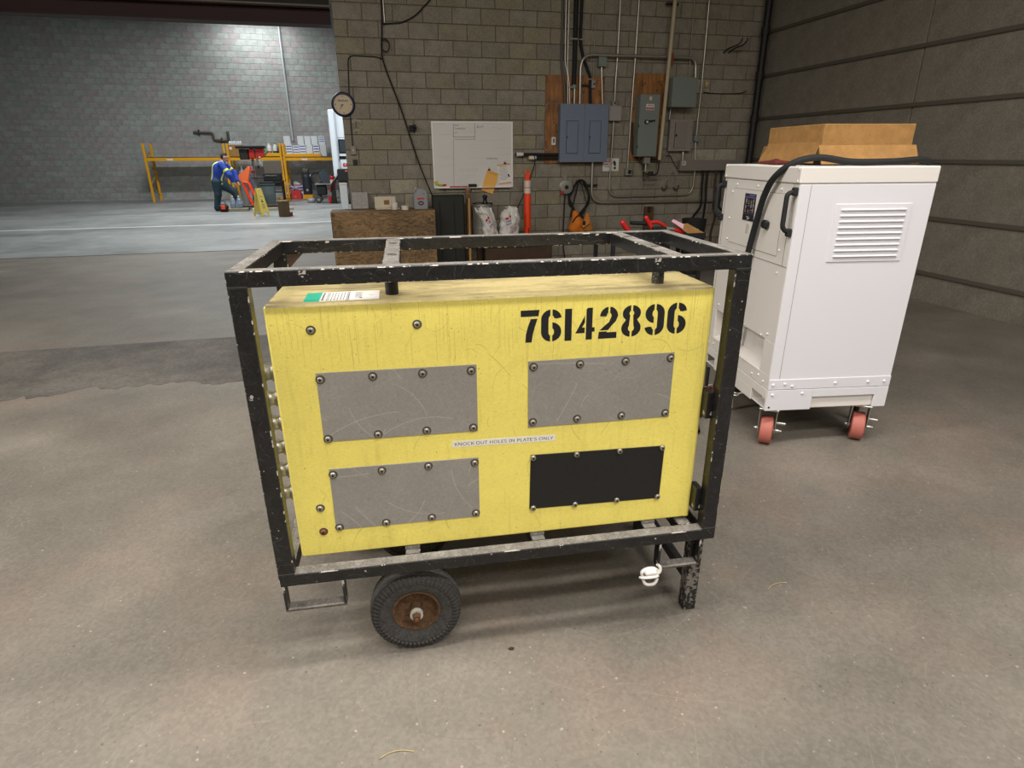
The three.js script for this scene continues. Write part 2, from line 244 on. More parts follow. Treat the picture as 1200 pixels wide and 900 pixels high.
// ---------------------------------------------------------------- the setting
{ // floors
  const f = struct('floor'); part(f, 'slab', metreUV(new THREE.BoxGeometry(13.4, .2, 17.8)), M.floor, [-.9, -.1, 6.2]);
  const f2 = struct('floor'); part(f2, 'slab', metreUV(new THREE.BoxGeometry(24, .2, 15.8)), M.floorFar, [-3.5, -.1, -10.63]);
  part(f2, 'painted_line', metreUV(new THREE.BoxGeometry(14, .003, .16)), S(0xc2c8c8, .5), [-5, .0015, -7.5]);
  part(f2, 'control_joint', new THREE.BoxGeometry(14, .002, .05), S(0x55585a, .9), [-5, .001, -10.6]);
  part(f, 'control_joint', new THREE.BoxGeometry(6.4, .002, .05), S(0x3a3a38, .9), [-4.2, .001, -2.69]);
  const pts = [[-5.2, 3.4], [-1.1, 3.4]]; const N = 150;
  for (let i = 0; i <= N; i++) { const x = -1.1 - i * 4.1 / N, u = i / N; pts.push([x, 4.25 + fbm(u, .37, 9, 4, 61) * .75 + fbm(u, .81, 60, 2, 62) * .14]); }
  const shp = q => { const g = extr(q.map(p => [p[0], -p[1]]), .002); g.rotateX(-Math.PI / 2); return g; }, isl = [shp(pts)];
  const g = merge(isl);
  part(f, 'dark_floor_patch', metreUV(g), M.darkPatch, [0, .0005, 0]);  // darker mottled floor tone, straight far edge and ragged near edge
}
const CH = .2032, CW = .4064, Y0 = .0876 - CH; // block courses
function blockWall(root, x0, x1, ya, yb, z, mats, inPhoto, phase, seed) {
  const r = rng(seed), geos = {}; const rest = [];
  const geo = (w, k) => geos[w.toFixed(3) + k] ||= cbox(w - .010, CH - .010, .06, .004, { u: k * .37, v: k * .53 });
  for (let c = 0; Y0 + c * CH < yb - .02; c++) {
    const y = Y0 + (c + .5) * CH, off = ((c + phase) % 2) * CW / 2; if (y + CH / 2 < ya) continue;
    for (let i = Math.floor((x0 - off) / CW) - 1; off + i * CW < x1; i++) {
      const a = Math.max(x0, off + i * CW), b = Math.min(x1, off + (i + 1) * CW); if (b - a < .06) continue;
      const k = Math.floor(r() * 6), m = mats(a, y, r()), dz = (r() - .5) * .004, x = (a + b) / 2;
      if (inPhoto(x, y)) part(root, 'block', geo(b - a, k), m, [x, y, z - .03 + dz]);
      else rest.push([geo(b - a, k), m, x, y, z - .03 + dz]);
    }
  }
  const by = new Map(); for (const q of rest) { if (!by.has(q[1])) by.set(q[1], []); by.get(q[1]).push(tr(q[0].clone(), q[2], q[3], q[4])); }
  for (const [m, l] of by) { const o = part(root, 'block_rows', merge(l), m); o.userData.kind = 'stuff'; }
}
{ // block wall behind the machine
  const w = struct('wall_back');
  part(w, 'mortar_core', metreUV(new THREE.BoxGeometry(6.675, 6.5, .18)), M.mortar, [2.3465, 3.25, -.098]);
  const pale = [[4.43, 2.6], [4.9, 2.35], [4.65, 1.63], [4.95, 1.63], [4.25, 1.02], [-.3, 1.15], [-.1, 1.15], [.1, 1.05]];
  blockWall(w, -.995, 5.684, 0, 6.5, 0, (x, y, r) => {
    const cx = x + .2; for (const p of pale) if (Math.abs(p[0] - cx) < .16 && Math.abs(p[1] - y) < .1) return M.blockPale;
    if (cx > 1.4 && cx < 2.3 && r < .3) return M.blockYellow; return M.blocks[Math.floor(r * M.blocks.length)];
  }, (x, y) => y > .5 && y < 3.95 && x < 5.5, 0, 41);
  const w2 = struct('wall_back'); // wall over the opening
  part(w2, 'mortar_core', metreUV(new THREE.BoxGeometry(6.5, 3.0, .14)), S(0x2a2722, .8), [-4.27, 5.0, -.12]);
  const l = struct('trim_1'); const I = (h, d, y, n) => part(l, n, metreUV(new THREE.BoxGeometry(6.5, h, d)), M.maroon, [-4.27, y, -.1]);
  I(.2, .02, 3.365, 'beam_web'); I(.016, .24, 3.272, 'beam_flange'); I(.016, .24, 3.462, 'beam_flange');
  part(l, 'beam_cap', metreUV(new THREE.BoxGeometry(6.5, .02, .26)), S(0x6d675c, .7), [-4.27, 3.48, -.1]);
}
{ // lined wall on the right, with its battens
  const w = struct('wall_right'); part(w, 'wall_core', metreUV(new THREE.BoxGeometry(.18, 6.5, 15.2)), M.plain, [5.67, 3.25, 7.4]);
  for (let i = 0; i < 11; i++) { const y = .315 + (i - .5) * .615; for (let k = 0; k < 4; k++) part(w, 'panel', cbox(.03, .6, 2.98, .004, { u: i, v: k }), M.liner, [5.57, y, 1.55 + k * 3]); part(w, 'batten', cbox(.05, .045, 12, .004), M.batten, [5.555, y + .31, 6.05]); }
  const c = thing('downpipe', 'black iron downpipe in the corner of the block wall and the lined wall', 'pipe', [5.42, 0, .16]); part(c, 'pipe_run', bar([0, .02, 0], [0, 6.4, 0], .052, 16), M.black); for (const y of [.6, 2.16, 2.78, 3.39, 5]) { part(c, 'coupling', bar([0, y - .05, 0], [0, y + .05, 0], .064, 16), M.steelDark); part(c, 'wall_clip', cbox(.03, .04, .16, .004), M.galv, [.03, y - .09, -.075]); }
  const wl = struct('wall_left'); part(wl, 'wall_core', metreUV(new THREE.BoxGeometry(.2, 6.5, 15.2)), M.plain, [-7.5, 3.25, 7.4]);
  const wf = struct('wall_front'); part(wf, 'wall_core', metreUV(new THREE.BoxGeometry(13.5, 6.5, .2)), M.plain, [-.9, 3.25, 15.1]);
  const ce = struct('ceiling'); part(ce, 'deck', metreUV(new THREE.BoxGeometry(13.6, .2, 15.4)), M.ceil, [-.9, 6.55, 7.5]);
  const c2 = struct('ceiling'); part(c2, 'deck', metreUV(new THREE.BoxGeometry(24, .2, 18.6)), M.ceil, [-3.5, 7.1, -9.2]);
}
{ // far bay
  const w = struct('wall_far'); part(w, 'mortar_core', metreUV(new THREE.BoxGeometry(24, 7, .18)), M.farMortar, [-3.5, 3.5, -18.298]);
  blockWall(w, -15.3, 3, 0, 7, -18.2, (x, y, r) => M.farBlocks[Math.floor(r * M.farBlocks.length)], (x, y) => x > -6.5 && x < -2.2 && y > .9 && y < 6.9, 1, 43);
  const a = struct('wall_side'); part(a, 'wall_core', metreUV(new THREE.BoxGeometry(.2, 7, 18.4)), M.plain, [-15.4, 3.5, -9.2]);
  const b = struct('wall_side'); part(b, 'wall_core', metreUV(new THREE.BoxGeometry(.2, 7, 18.4)), M.plain, [8.4, 3.5, -9.2]);
  const d = struct('wall_side'); part(d, 'wall_core', metreUV(new THREE.BoxGeometry(8.4, 7, .2)), M.plain, [-11.6, 3.5, -.12]);
  const e = struct('wall_side'); part(e, 'wall_core', metreUV(new THREE.BoxGeometry(2.8, 7, .2)), M.plain, [7.1, 3.5, -.12]);
}
for (const [x, y, z, L, W, I, col, label] of FIXTURES) {
  const t = thing('ceiling_light', label, 'light', [x, y, z]);
  const top = z > 0 ? 6.45 : 7.0;
  part(t, 'housing', cbox(L + .06, .09, W + .06, .01), M.white, [0, .07, 0]);
  part(t, 'diffuser', new THREE.BoxGeometry(L, .02, W), S(0xffffff, .5, 0, { emissive: new THREE.Color(...col), emissiveIntensity: 3 }), [0, .012, 0]);
  for (const s of [-1, 1]) part(t, 'hanger_rod', bar([s * L * .4, .1, 0], [s * L * .4, top - y, 0], .006, 6), M.zinc);
  const l = new THREE.RectAreaLight(new THREE.Color(...col), I, L, W); l.name = 'lamp'; l.position.set(0, -.01, 0); l.rotation.x = -Math.PI / 2; t.add(l);
}

// ---------------------------------------------------------------- the wheeled frame
const MX = [-1.1625, 0, 7.7725], MA = -.062;
{
  const t = thing('frame_cart', 'black chipped steel tube frame on a tyre and square legs, caging the yellow cabinet', 'cart', MX, MA);
  const L = 1.497, D = .633, T = .0438;
  const dusty = (x, y, z) => y > .9 ? 1 : Math.max(Math.abs(x), Math.abs(y), Math.abs(z)) < .9 ? 2 : 0, PM = [M.paint, M.dusty, M.chipped];
  const rail = (n, w, h, d, p, k = 0) => part(t, n, cbox(w, h, d, .0026, { pick: dusty, u: k * .31, v: k * .47 }), PM, p);
  [[1.3449, 0], [.3745, 3]].forEach(([y, k]) => {
    rail('front_rail', L, T, T, [L / 2, y, -T / 2], k); rail('rear_rail', L, T, T, [L / 2, y, -D + T / 2], k + 1);
    for (const x of [T / 2, L - T / 2]) rail('side_rail', T, T - .0006, D - 2 * T, [x, y, -D / 2], k + 2);
  });
  for (const x of [.0255, L - .0255]) for (const z of [-.0225, -D + .0225])
    part(t, 'post', cbox(.051, .9268,   .044, .0026, { pick: (nx, ny, nz) => Math.max(Math.abs(nx), Math.abs(ny), Math.abs(nz)) < .9 ? 1 : 0, u: x * 3, v: z }), [M.paint, M.chipped], [x, .8598, z]);
  // crossbars over the cabinet with slotted lifting holes and the pipes down to its roof
  for (const x of [.427, 1.27]) {
    rail('crossbar', .05, T - .001, D - 2 * T, [x, 1.3449, -D / 2], x);
    for (const z of [-.21, -.46]) { const ring = part(t, 'lifting_slot', tr(new THREE.TorusGeometry(.011, .0022, 5, 14), 0, 0, 0, Math.PI / 2), M.paleEdge, [x, 1.3668, z]); ring.scale.set(1.2, 1, .8); part(t, 'slot_shade_disc', cyl(.0105, .0105, .001, 14), M.dark, [x, 1.3668, z]); }  // flat dark disc in each ring: the shade of the hollow is painted
    part(t, 'hold_down_pipe', cyl(.0195, .0195, .0652, 20), x < 1 ? M.black : M.flaking, [x + (x < 1 ? -.006 : -.002), 1.2902, -.16]);
    part(t, 'weld_bead', new THREE.TorusGeometry(.02, .004, 6, 18), M.black, [x + (x < 1 ? -.006 : -.002), 1.32, -.16], [Math.PI / 2, 0, 0]);
  }
  for (const x of [.426, .86, 1.27, 1.40]) rail('floor_crossbar', .05, T - .001, D - 2 * T, [x, .3745, -D / 2], x);
  for (const x of [.426, .86, 1.27]) for (const z of [-.1, -.5]) part(t, 'spacer_block', cbox(.05, .0115, .06, .001), M.dusty, [x, .4022, z]);
  // corner gusset at the rear left top, brackets on the right post
  part(t, 'gusset', extr([[0, 0], [.06, 0], [0, -.06]], .006), M.woodDark, [.045, 1.322, -.60]);
  for (const y of [.863, .5]) {
    part(t, 'bracket_plate', cbox(.022, .095, .05, .0015), M.paint, [1.435, y, -.06]);
  }
  part(t, 'latch_rod', bar([1.436, .92, -.075], [1.436, .985, -.075], .006, 8), M.paint);
  for (const x of [.0255, L - .0255]) for (const y of [1.3225, .397]) { const wd = new THREE.TorusGeometry(.02, .0045, 6, 16, Math.PI); part(t, 'corner_weld', cbox(.05, .009, .004, .0015), M.chipped, [x, y, -.0012]); }
  // fork pockets: straps hung under the rails, front and rear
  for (const [x0, x1, y0] of [[.006, .2, .252], [1.29, 1.45, .243]]) for (const z of [-.0205, -D + .0205]) {
    const w = x1 - x0, pale = (nx, ny, nz) => nz > .6 ? 1 : (ny > .6 ? 2 : 0);
    part(t, 'fork_pocket', cbox(w, .008, .04, .001, { pick: pale }), [M.paint, M.paleEdge, M.dusty], [(x0 + x1) / 2, y0 + .004, z]);
    for (const x of [x0 + .004, x1 - .004]) part(t, 'fork_pocket', cbox(.008, .3526 - y0 - .008, .04, .001, { pick: (nx, ny, nz) => nz > .6 ? 1 : 0 }), [M.paint, M.chipped], [x, (y0 + .008 + .3526) / 2, z]);
  }
  for (const z of [-.0655, -D + .0655]) part(t, 'support_leg', cbox(.05, .3526, .048, .003, { u: z }), z > -.3 ? M.flaking : M.paint, [1.458, .1763, z]);
  part(t, 'leg_brace', cbox(.03, .04, D - .18, .002), M.paint, [1.458, .13, -D / 2]);
  
  // pneumatic wheels
  const wheel = (z, out) => {
    const w = new THREE.Group(); w.name = 'wheel'; w.position.set(.4233, .161, z); w.rotation.y = out > 0 ? 0 : Math.PI; t.add(w);
    const R = .161, W = .046, q = lathe([[.083, -W * .7], [.09, -W * .85], [.11, -W], [.132, -W * 1.02], [.147, -W * .9], [.1555, -W * .62], [.158, -W * .3], [.1585, 0], [.158, W * .3], [.1555, W * .62], [.147, W * .9], [.132, W * 1.02], [.11, W], [.09, W * .85], [.083, W * .7]], 64); q.rotateX(Math.PI / 2);
    part(w, 'tyre', q, M.tyre);
    const lug = [], N = 56; for (let i = 0; i < N; i++) { const a = i / N * Math.PI * 2; for (const s of [-1, 1]) { const b = cbox(.0095, .030, .007, .0015); b.rotateX(-s * .42); b.translate(0, .140, s * W * .97); b.rotateZ(a); lug.push(b); } for (const s of [-.72, -.36, 0, .36, .72]) { const b = cbox(.012, .006, .013, .001); b.translate(0, R - .005 - Math.abs(s) * .006, s * W * 1.0); b.rotateZ(a + (s ? .03 : 0)); lug.push(b); } }
    part(w, 'tread_lugs', merge(lug), M.tyreBlock);
    const rim = lathe([[.022, .004], [.05, .0], [.062, .004], [.068, .014], [.072, .030], [.079, .036], [.0845, .034], [.086, .028], [.083, .018], [.0, .0]].slice(0, 9), 40); rim.rotateX(Math.PI / 2); part(w, 'rim', rim, M.rimRust);
    part(w, 'rim_back', tr(cyl(.083, .083, .004, 40), 0, 0, -.002, Math.PI / 2), M.rust);
    const hub = lathe([[0, .058], [.012, .058], [.015, .05], [.0195, .046], [.0195, .0]].reverse(), 24); hub.rotateX(Math.PI / 2); part(w, 'hub', hub, M.rust);
    part(w, 'grease_seal', tr(new THREE.CylinderGeometry(.0225, .0225, .013, 24), 0, 0, .048, Math.PI / 2), S(0xb8b2a6, .6), undefined, undefined, 'pale grease coated hub ring');
    part(w, 'axle_nut', tr(cyl(.013, .016, .020, 6), 0, 0, .063, Math.PI / 2), M.rust);
    part(w, 'axle_end', tr(cyl(.006, .006, .03, 12), 0, 0, .066, Math.PI / 2), M.boltRust);
    part(w, 'valve_stem', bar([.035, .055, .004], [.037, .062, .028], .004, 8), M.blackRub);
    return w;
  };
  wheel(-.068, 1); wheel(-D + .068, -1);
  part(t, 'axle', bar([.4233, .161, -.08], [.4233, .161, -D + .08], .016, 14), M.rust);
  for (const z of [-.165, -D + .165]) part(t, 'axle_hanger', cbox(.05, .21, .012, .002), M.paint, [.4233, .25, z]);
}
// white plastic clip on the right fork pocket
{
  const t = thing('plastic_clip', 'white plastic ratchet clip hanging at the right fork pocket of the frame', 'clip', [-1.1625 + 1.255 * Math.cos(MA), .244, 7.7725 + 1.255 * .062 + .012], MA);
  part(t, 'strap', tr(new THREE.TorusGeometry(.022, .005, 8, 24), 0, .004, 0, 0), M.white).scale.set(1.35, .8, 1.6);
  part(t, 'strap', tr(new THREE.TorusGeometry(.024, .006, 8, 24), -.004, -.012, .008, .9), M.white).scale.set(1.25, .8, 1);
  part(t, 'buckle', cbox(.044, .016, .022, .004), M.white, [-.002, .012, .012]); part(t, 'tail', hose([[.02, -.004, .006], [.034, .006, .008], [.036, .022, .004], [.026, .034, 0]], .006, 16, 6), M.white);
  part(t, 'strap', hose([[-.03, -.012, .012], [-.02, -.03, .02], [.012, -.032, .02], [.026, -.016, .012]], .006, 20, 6), M.white);
}
// ---------------------------------------------------------------- the yellow cabinet
{
  const t = thing('electrical_cabinet', 'yellow steel power cabinet with bolted cover plates and a stencilled number', 'cabinet', MX, MA);
  const x0 = .0653, x1 = 1.4258, y0 = .408, y1 = 1.2568, zf = -.069, zb = -.575;
  const g = cbox(x1 - x0, y1 - y0, zf - zb, .007, { pick: (x, y) => y > .6 ? 1 : 0, u: (x1 - x0) / 2, v: (y1 - y0) / 2 });
  part(t, 'housing', g, [M.yellow, M.yellowTop], [(x0 + x1) / 2, (y0 + y1) / 2, (zf + zb) / 2]);
  part(t, 'corner_fold', tr(cyl(.012, .012, y1 - y0 - .012, 12), x1 - .0122, (y0 + y1) / 2, zf - .0105), M.yellow);
  const head = lathe([[0, .0095], [.006, .0092], [.0088, .0075], [.0098, .004], [.0098, .0], [.0, .0]].reverse(), 14); head.rotateX(Math.PI / 2);
  const wash = lathe([[.0, .0018], [.0135, .0018], [.014, .001], [.014, 0]].reverse(), 18); wash.rotateX(Math.PI / 2);
  const sock = tr(cyl(.0042, .0042, .0012, 6), 0, 0, .0096, Math.PI / 2);
  const bolt = (x, y, z, m = M.boltHead, w = true) => { const b = new THREE.Group(); b.name = 'bolt'; b.position.set(x, y, z); t.add(b); part(b, 'bolt_head', head, m); if (w) part(b, 'washer', wash, M.washer, [0, 0, -.0006]); part(b, 'socket', sock, M.steelDark); };
  const plate = (cx, cy, w, h, m, rz, label, k) => part(t, 'cover_plate', cbox(w, h, .003, .0008, { u: k * .37, v: k * .21 }), m, [cx, cy, zf + .0015], [0, 0, rz], label);
  plate(.4225, .936, .476, .226, M.alu, -.006, 'scratched bare metal cover plate, upper left', 1);
  plate(.4225, .6155, .472, .2255, M.alu, -.006, 'scratched bare metal cover plate, lower left', 2.6);
  plate(1.0653, .9335, .484, .228, M.alu, .002, 'scratched bare metal cover plate, upper right', 4.1);
  plate(1.067, .6105, .471, .208, M.blackPlate, -.016, 'black painted cover plate', 1);
  const Bs = [[.196, 1.03], [.348, 1.03], [.496, 1.03], [.644, 1.029], [.197, .835], [.348, .838], [.498, .838], [.645, .836], [.198, .71], [.349, .71], [.496, .711], [.646, .709], [.197, .514], [.347, .515], [.497, .517], [.645, .517], [.84, 1.028], [.99, 1.028], [1.141, 1.028], [1.294, 1.03], [.839, .839], [.987, .839], [1.139, .838], [1.293, .835]];
  for (const [x, y] of Bs) bolt(x, y, zf + .003);
  for (const [x, y] of [[.841, .709], [.99, .707], [1.141, .706], [1.294, .705], [.843, .515], [.991, .513], [1.142, .513], [1.293, .511]]) bolt(x, y, zf + .003, M.boltHead, false);
  bolt(.187, 1.181, zf); bolt(.489, 1.183, zf); bolt(.145, .591, zf, M.boltHead); bolt(.145, .502, zf, M.boltRust);
  // stencilled number 76142896: bridges left open as a stencil leaves them
  const arc = (cx, cy, rx, ry, th, a0, a1, n = 14) => { const p = []; for (let i = 0; i <= n; i++) { const a = (a0 + (a1 - a0) * i / n) * Math.PI / 180; p.push([cx + rx * Math.cos(a), cy + ry * Math.sin(a)]); } for (let i = n; i >= 0; i--) { const a = (a0 + (a1 - a0) * i / n) * Math.PI / 180; p.push([cx + (rx - th) * Math.cos(a), cy + (ry - th * .86) * Math.sin(a)]); } return p; };
  const clipX = (p, g, s) => p.map(([x, y]) => [s > 0 ? Math.max(x, g) : Math.min(x, g), y]);
  // unit cell: 58 wide, 101.6 high, strokes 22
  const nine = () => [
    clipX([...arc(29, 71, 29, 30.6, 21, 90, 270)], 26, -1),
    clipX([...arc(29, 71, 29, 30.6, 21, 90, 0).slice(0, 15), ...arc(29, 30, 29, 30, 21, 0, -90).slice(0, 15), ...arc(29, 30, 29, 30, 21, 0, -90).slice(15), [37, 50], ...arc(29, 71, 29, 30.6, 21, 90, 0).slice(15)], 32, 1),
    clipX([[0, 26], ...arc(29, 30, 29, 30, 21, 190, 270).slice(0, 15), ...arc(29, 30, 29, 30, 21, 190, 270).slice(15), [12, 29]], 26, -1)];
  const GL = {
    7: [[[0, 82], [55, 82], [58, 101.6], [0, 101.6]], [[14, 0], [34, 0], [37, 22], [43, 46], [52, 74], [31, 74], [22, 50], [16, 26]]],
    1: [[[8, 0], [30, 0], [30, 101.6], [8, 101.6]]],
    4: [[[0, 22], [30, 22], [30, 40], [21, 40], [30, 56], [30, 78]], [[34, 0], [54, 0], [54, 25], [62, 25], [62, 39], [54, 39], [54, 101.6], [38, 101.6], [34, 96]]],
    2: [clipX(arc(29, 71, 29, 30.6, 21, 90, 178), 26, -1), clipX([...arc(29, 71, 29, 30.6, 21, 90, 0).slice(0, 15), [52, 55], [36, 38], [28, 27], [0, 27], [14, 40], [30, 53], ...arc(29, 71, 29, 30.6, 21, 90, 0).slice(15)].map((q, i) => q), -1, 1), [[-4, 0], [56, 0], [56, 20], [24, 20], [24, 23], [-2, 23]]],
    8: [[...arc(29, 76, 27, 25.6, 20, 94, 232).slice(0, 15), ...arc(29, 28, 29, 28, 20, 140, 266).slice(0, 15), ...arc(29, 28, 29, 28, 20, 140, 266).slice(15), ...arc(29, 76, 27, 25.6, 20, 94, 232).slice(15)].map(q => [Math.min(q[0], 26), q[1]])],
    9: nine(), 6: nine().map(p => p.map(([x, y]) => [58 - x, 101.6 - y])),
  };
  GL[8].push(GL[8][0].map(([x, y]) => [58 - x, y]));
  GL[2][1] = GL[2][1].map(([x, y]) => [y > 60 ? Math.max(x, 32) : x, y]);
  const ink = S(0x17171a, .55);
  [['7', .800, 1.1075], ['6', .8635, 1.107], ['1', .930, 1.1065], ['4', .972, 1.1065], ['2', 1.050, 1.107], ['8', 1.121, 1.1085], ['9', 1.198, 1.109], ['6', 1.272, 1.110]].forEach(([ch, x, y]) => {
    const k = ch === '6' || ch === '8' || ch === '9' ? 1.1 : 1.0; const gs = GL[ch].map(p => { const q = extr(p.map(a => [a[0] * .001 * k, a[1] * .001]), .0004); return q; }); part(t, 'stencil_digit', merge(gs), ink, [x, y, zf], [0, 0, .004]);
  });
  const lab = canvasTex(1024, 64, (c, w, h) => { c.fillStyle = '#eeebe4'; c.fillRect(0, 0, w, h); c.fillStyle = '#222'; c.font = '46px sans-serif'; c.textBaseline = 'middle'; c.textAlign = 'center'; const s = "KNOCK OUT HOLES IN PLATE'S ONLY"; const m = c.measureText(s).width; c.save(); c.translate(w / 2, h / 2 + 2); c.scale(980 / m, 1); c.fillText(s, 0, 0); c.restore(); });
  part(t, 'warning_label', sheet(.3405, .0215, .0008), print(lab), [.7457, .7777, zf + .0004], [0, 0, -.016]);
  const st = canvasTex(1024, 600, (c, w, h) => {
    c.fillStyle = '#cfccc6'; c.fillRect(0, 0, w, h); c.fillStyle = '#2c9c80'; c.fillRect(0, 0, 215, h); c.fillStyle = '#1f8f78'; for (let i = 0; i < 9; i++) c.fillRect(30 + i * 19, 50, 6, h - 100);
    const r = rng(3); c.fillStyle = '#333'; const xs = [232, 250, 300, 322, 362, 404, 446, 490, 530, 572, 590]; for (const x of xs) for (let y = 40; y < h - 60;) { const l = 12 + r() * 46; c.fillRect(x, y, x === 232 || x === 590 ? 18 : 11, l); y += l + 10; }
    for (let i = 0; i < 6; i++) for (let y = 60; y < h - 160;) { const l = 10 + r() * 30; c.fillRect(690 + i * 16, y, 9, l); y += l + 12; }
    c.beginPath(); c.moveTo(760, 420); c.lineTo(800, 470); c.lineTo(750, 490); c.fill(); c.fillRect(880, 300, 70, 14);
  });
  part(t, 'instruction_sticker', tr(new THREE.BoxGeometry(.214, .122, .0006), 0, 0, 0), print(st), [.276, 1.2571, -.1575], [-Math.PI / 2, 0, .02]);
  // metal cable fittings on the left side
  for (let i = 0; i < 6; i++) {
    const f = new THREE.Group(); f.name = 'cable_fitting'; f.position.set(x0, 1.04 - i * .0825, -.128); f.rotation.z = Math.PI / 2; t.add(f);
    part(f, 'fitting_nut', cyl(.027, .027, .014, 6), M.zinc, [0, .007, 0]); part(f, 'fitting_body', lathe([[0, .0], [.022, 0], [.022, .018], [.025, .02], [.025, .026], [.021, .028], [.021, .034], [.017, .038], [0, .038]], 20), i === 0 ? M.galv : M.zinc, [0, .012, 0]);
  }
}

// ---------------------------------------------------------------- on and along the block wall
const txt = (c, s, x, y, font, col) => { c.font = font; c.fillStyle = col; c.fillText(s, x, y); };
{ // clock
  const t = thing('wall_clock', 'round clock with navy blue rim and cream face at the block wall end', 'clock', [-.963, 2.304, .0]);
  const rim = lathe([[.128, .006], [.128, .034], [.136, .04], [.152, .034], [.16, .018], [.16, 0], [0, 0]].reverse(), 40); rim.rotateX(Math.PI / 2); part(t, 'clock_rim', rim, plastic(0x14143c, .35));
  const face = canvasTex(256, 256, (c) => { c.fillStyle = '#c9b89c'; c.fillRect(0, 0, 256, 256); c.textAlign = 'center'; txt(c, 'Gescan', 128, 92, 'bold 40px sans-serif', '#2c2a6a'); c.fillStyle = '#39304a'; for (let i = 0; i < 12; i++) { const a = i / 12 * 6.283; c.beginPath(); c.arc(128 + 104 * Math.sin(a), 128 - 104 * Math.cos(a), i % 3 ? 3 : 7, 0, 7); c.fill(); } });
  const fg = new THREE.CircleGeometry(.13, 40); part(t, 'clock_face', fg, S(0xffffff, .6, 0, { map: face }), [0, 0, .02]);
  part(t, 'minute_hand', bar([0, 0, .024], [-.045, -.055, .024], .0035, 6), M.black); part(t, 'hour_hand', bar([0, 0, .023], [-.042, -.012, .023], .004, 6), M.black);
}
{ // whiteboard
  const x0 = .244, x1 = 1.463, y0 = 1.172, y1 = 2.1, t = thing('whiteboard', 'aluminium framed whiteboard with faint marker notes on the block wall', 'whiteboard', [(x0 + x1) / 2, (y0 + y1) / 2, 0]);
  const w = x1 - x0, h = y1 - y0, X = x => (x - x0) / w * 1024, Y = y => (y1 - y) / h * 780;
  const tex = canvasTex(1024, 780, (c) => {
    c.fillStyle = '#d9d6d3'; c.fillRect(0, 0, 1024, 780); const r = rng(6); for (let i = 0; i < 60; i++) { c.fillStyle = `rgba(${150 + r() * 60 | 0},${150 + r() * 60 | 0},${160 + r() * 60 | 0},.10)`; c.fillRect(r() * 900, r() * 700, 60 + r() * 200, 4 + r() * 20); }
    c.strokeStyle = '#3a3a40'; c.lineWidth = 4; const l = (a, b, d, e) => { c.beginPath(); c.moveTo(X(a), Y(b)); c.lineTo(X(d), Y(e)); c.stroke(); };
    l(.565, 2.08, .56, 1.88); l(.56, 1.895, .885, 1.895); l(.56, 1.862, .885, 1.862); l(.887, 2.08, .885, 1.86); c.setLineDash([14, 4]); l(.556, 1.85, .54, 1.19); c.setLineDash([]);
    txt(c, 'Work', X(.57), Y(2.045), 'italic 26px sans-serif', '#4c4c50'); txt(c, 'Completion', X(.575), Y(2.0), 'italic 27px sans-serif', '#4c4c50'); txt(c, 'w/o', X(.58), Y(1.945), 'italic 24px sans-serif', '#5c5c60');
    txt(c, 'B.I.P', X(.915), Y(2.02), 'italic 40px sans-serif', '#4a54a8'); txt(c, 'middle Bay', X(1.05), Y(1.575), 'italic 30px sans-serif', '#46464c');
    c.strokeStyle = 'rgba(150,140,160,.5)'; c.lineWidth = 3; l(1.15, 2.03, 1.3, 2.01);
  });
  part(t, 'writing_surface', new THREE.BoxGeometry(w - .02, h - .02, .012), print(tex, 0xcfcfca, .35), [0, 0, .009]);
  for (const s of [-1, 1]) { part(t, 'frame_side', cbox(w, .022, .022, .003), M.bright, [0, s * (h / 2 - .011), .012]); part(t, 'frame_side', cbox(.022, h - .044, .022, .003), M.bright, [s * (w / 2 - .011), 0, .012]); }
  part(t, 'marker_tray', cbox(w * .92, .012, .05, .003), M.whitePaint, [0, -h / 2 + .004, .046]);
  const yT = 1.1835;
  solo('whiteboard_eraser', 'dark felt eraser lying on the whiteboard tray', 'eraser', cbox(.125, .045, .035, .006), plastic(0x23262c, .8), [.825, yT + .0225, .046]);
  [[.52, 0], [.6, 1], [.7, 2]].forEach(([x, i]) => { const m = thing('marker', ['red marker lying on the whiteboard tray nearest the yellow magnet', 'red marker in the middle of the whiteboard tray', 'red marker lying next to the dark eraser'][i], 'marker', [x, yT + .0092, .044 + i * .003], .04 * (i - 1)); part(m, 'barrel', bar([-.042, 0, 0], [.03, 0, 0], .009, 10), M.red); part(m, 'cap', bar([.03, 0, 0], [.05, 0, 0], .0085, 10), plastic(0x8a1416)); });
  const mg = thing('magnet_cluster', 'yellow green and red magnets at the lower left whiteboard corner', 'magnets', [.31, 1.228, .016]);
  part(mg, 'magnet', cbox(.05, .055, .012, .004), plastic(0xc9b818), [-.03, .02, .006], [0, 0, .4]); part(mg, 'magnet', cbox(.07, .035, .012, .004), plastic(0x9ab01c), [.025, -.012, .006], [0, 0, -.2]); part(mg, 'magnet', cbox(.06, .03, .012, .004), M.red, [.09, -.012, .006], [0, 0, .12]);
  const doc = canvasTex(256, 360, (c) => { c.fillStyle = '#e6e2de'; c.fillRect(0, 0, 256, 360); c.fillStyle = '#e0982a'; c.fillRect(0, 0, 256, 22); c.fillRect(0, 338, 256, 22); c.fillStyle = '#8a8a90'; c.fillRect(40, 40, 150, 10); for (let i = 0; i < 11; i++) c.fillRect(30, 78 + i * 20, 120 + (i * 37) % 60, 5); c.fillStyle = '#2a2a2e'; c.beginPath(); c.ellipse(205, 215, 16, 32, -.3, 0, 7); c.fill(); });
  solo('notice_sheet', 'white notice with orange bands pinned on the whiteboard', 'notice', sheet(.205, .285, .0015), print(doc, 0xe6e2de), [1.33, 1.365, .0175], [0, 0, .1]);
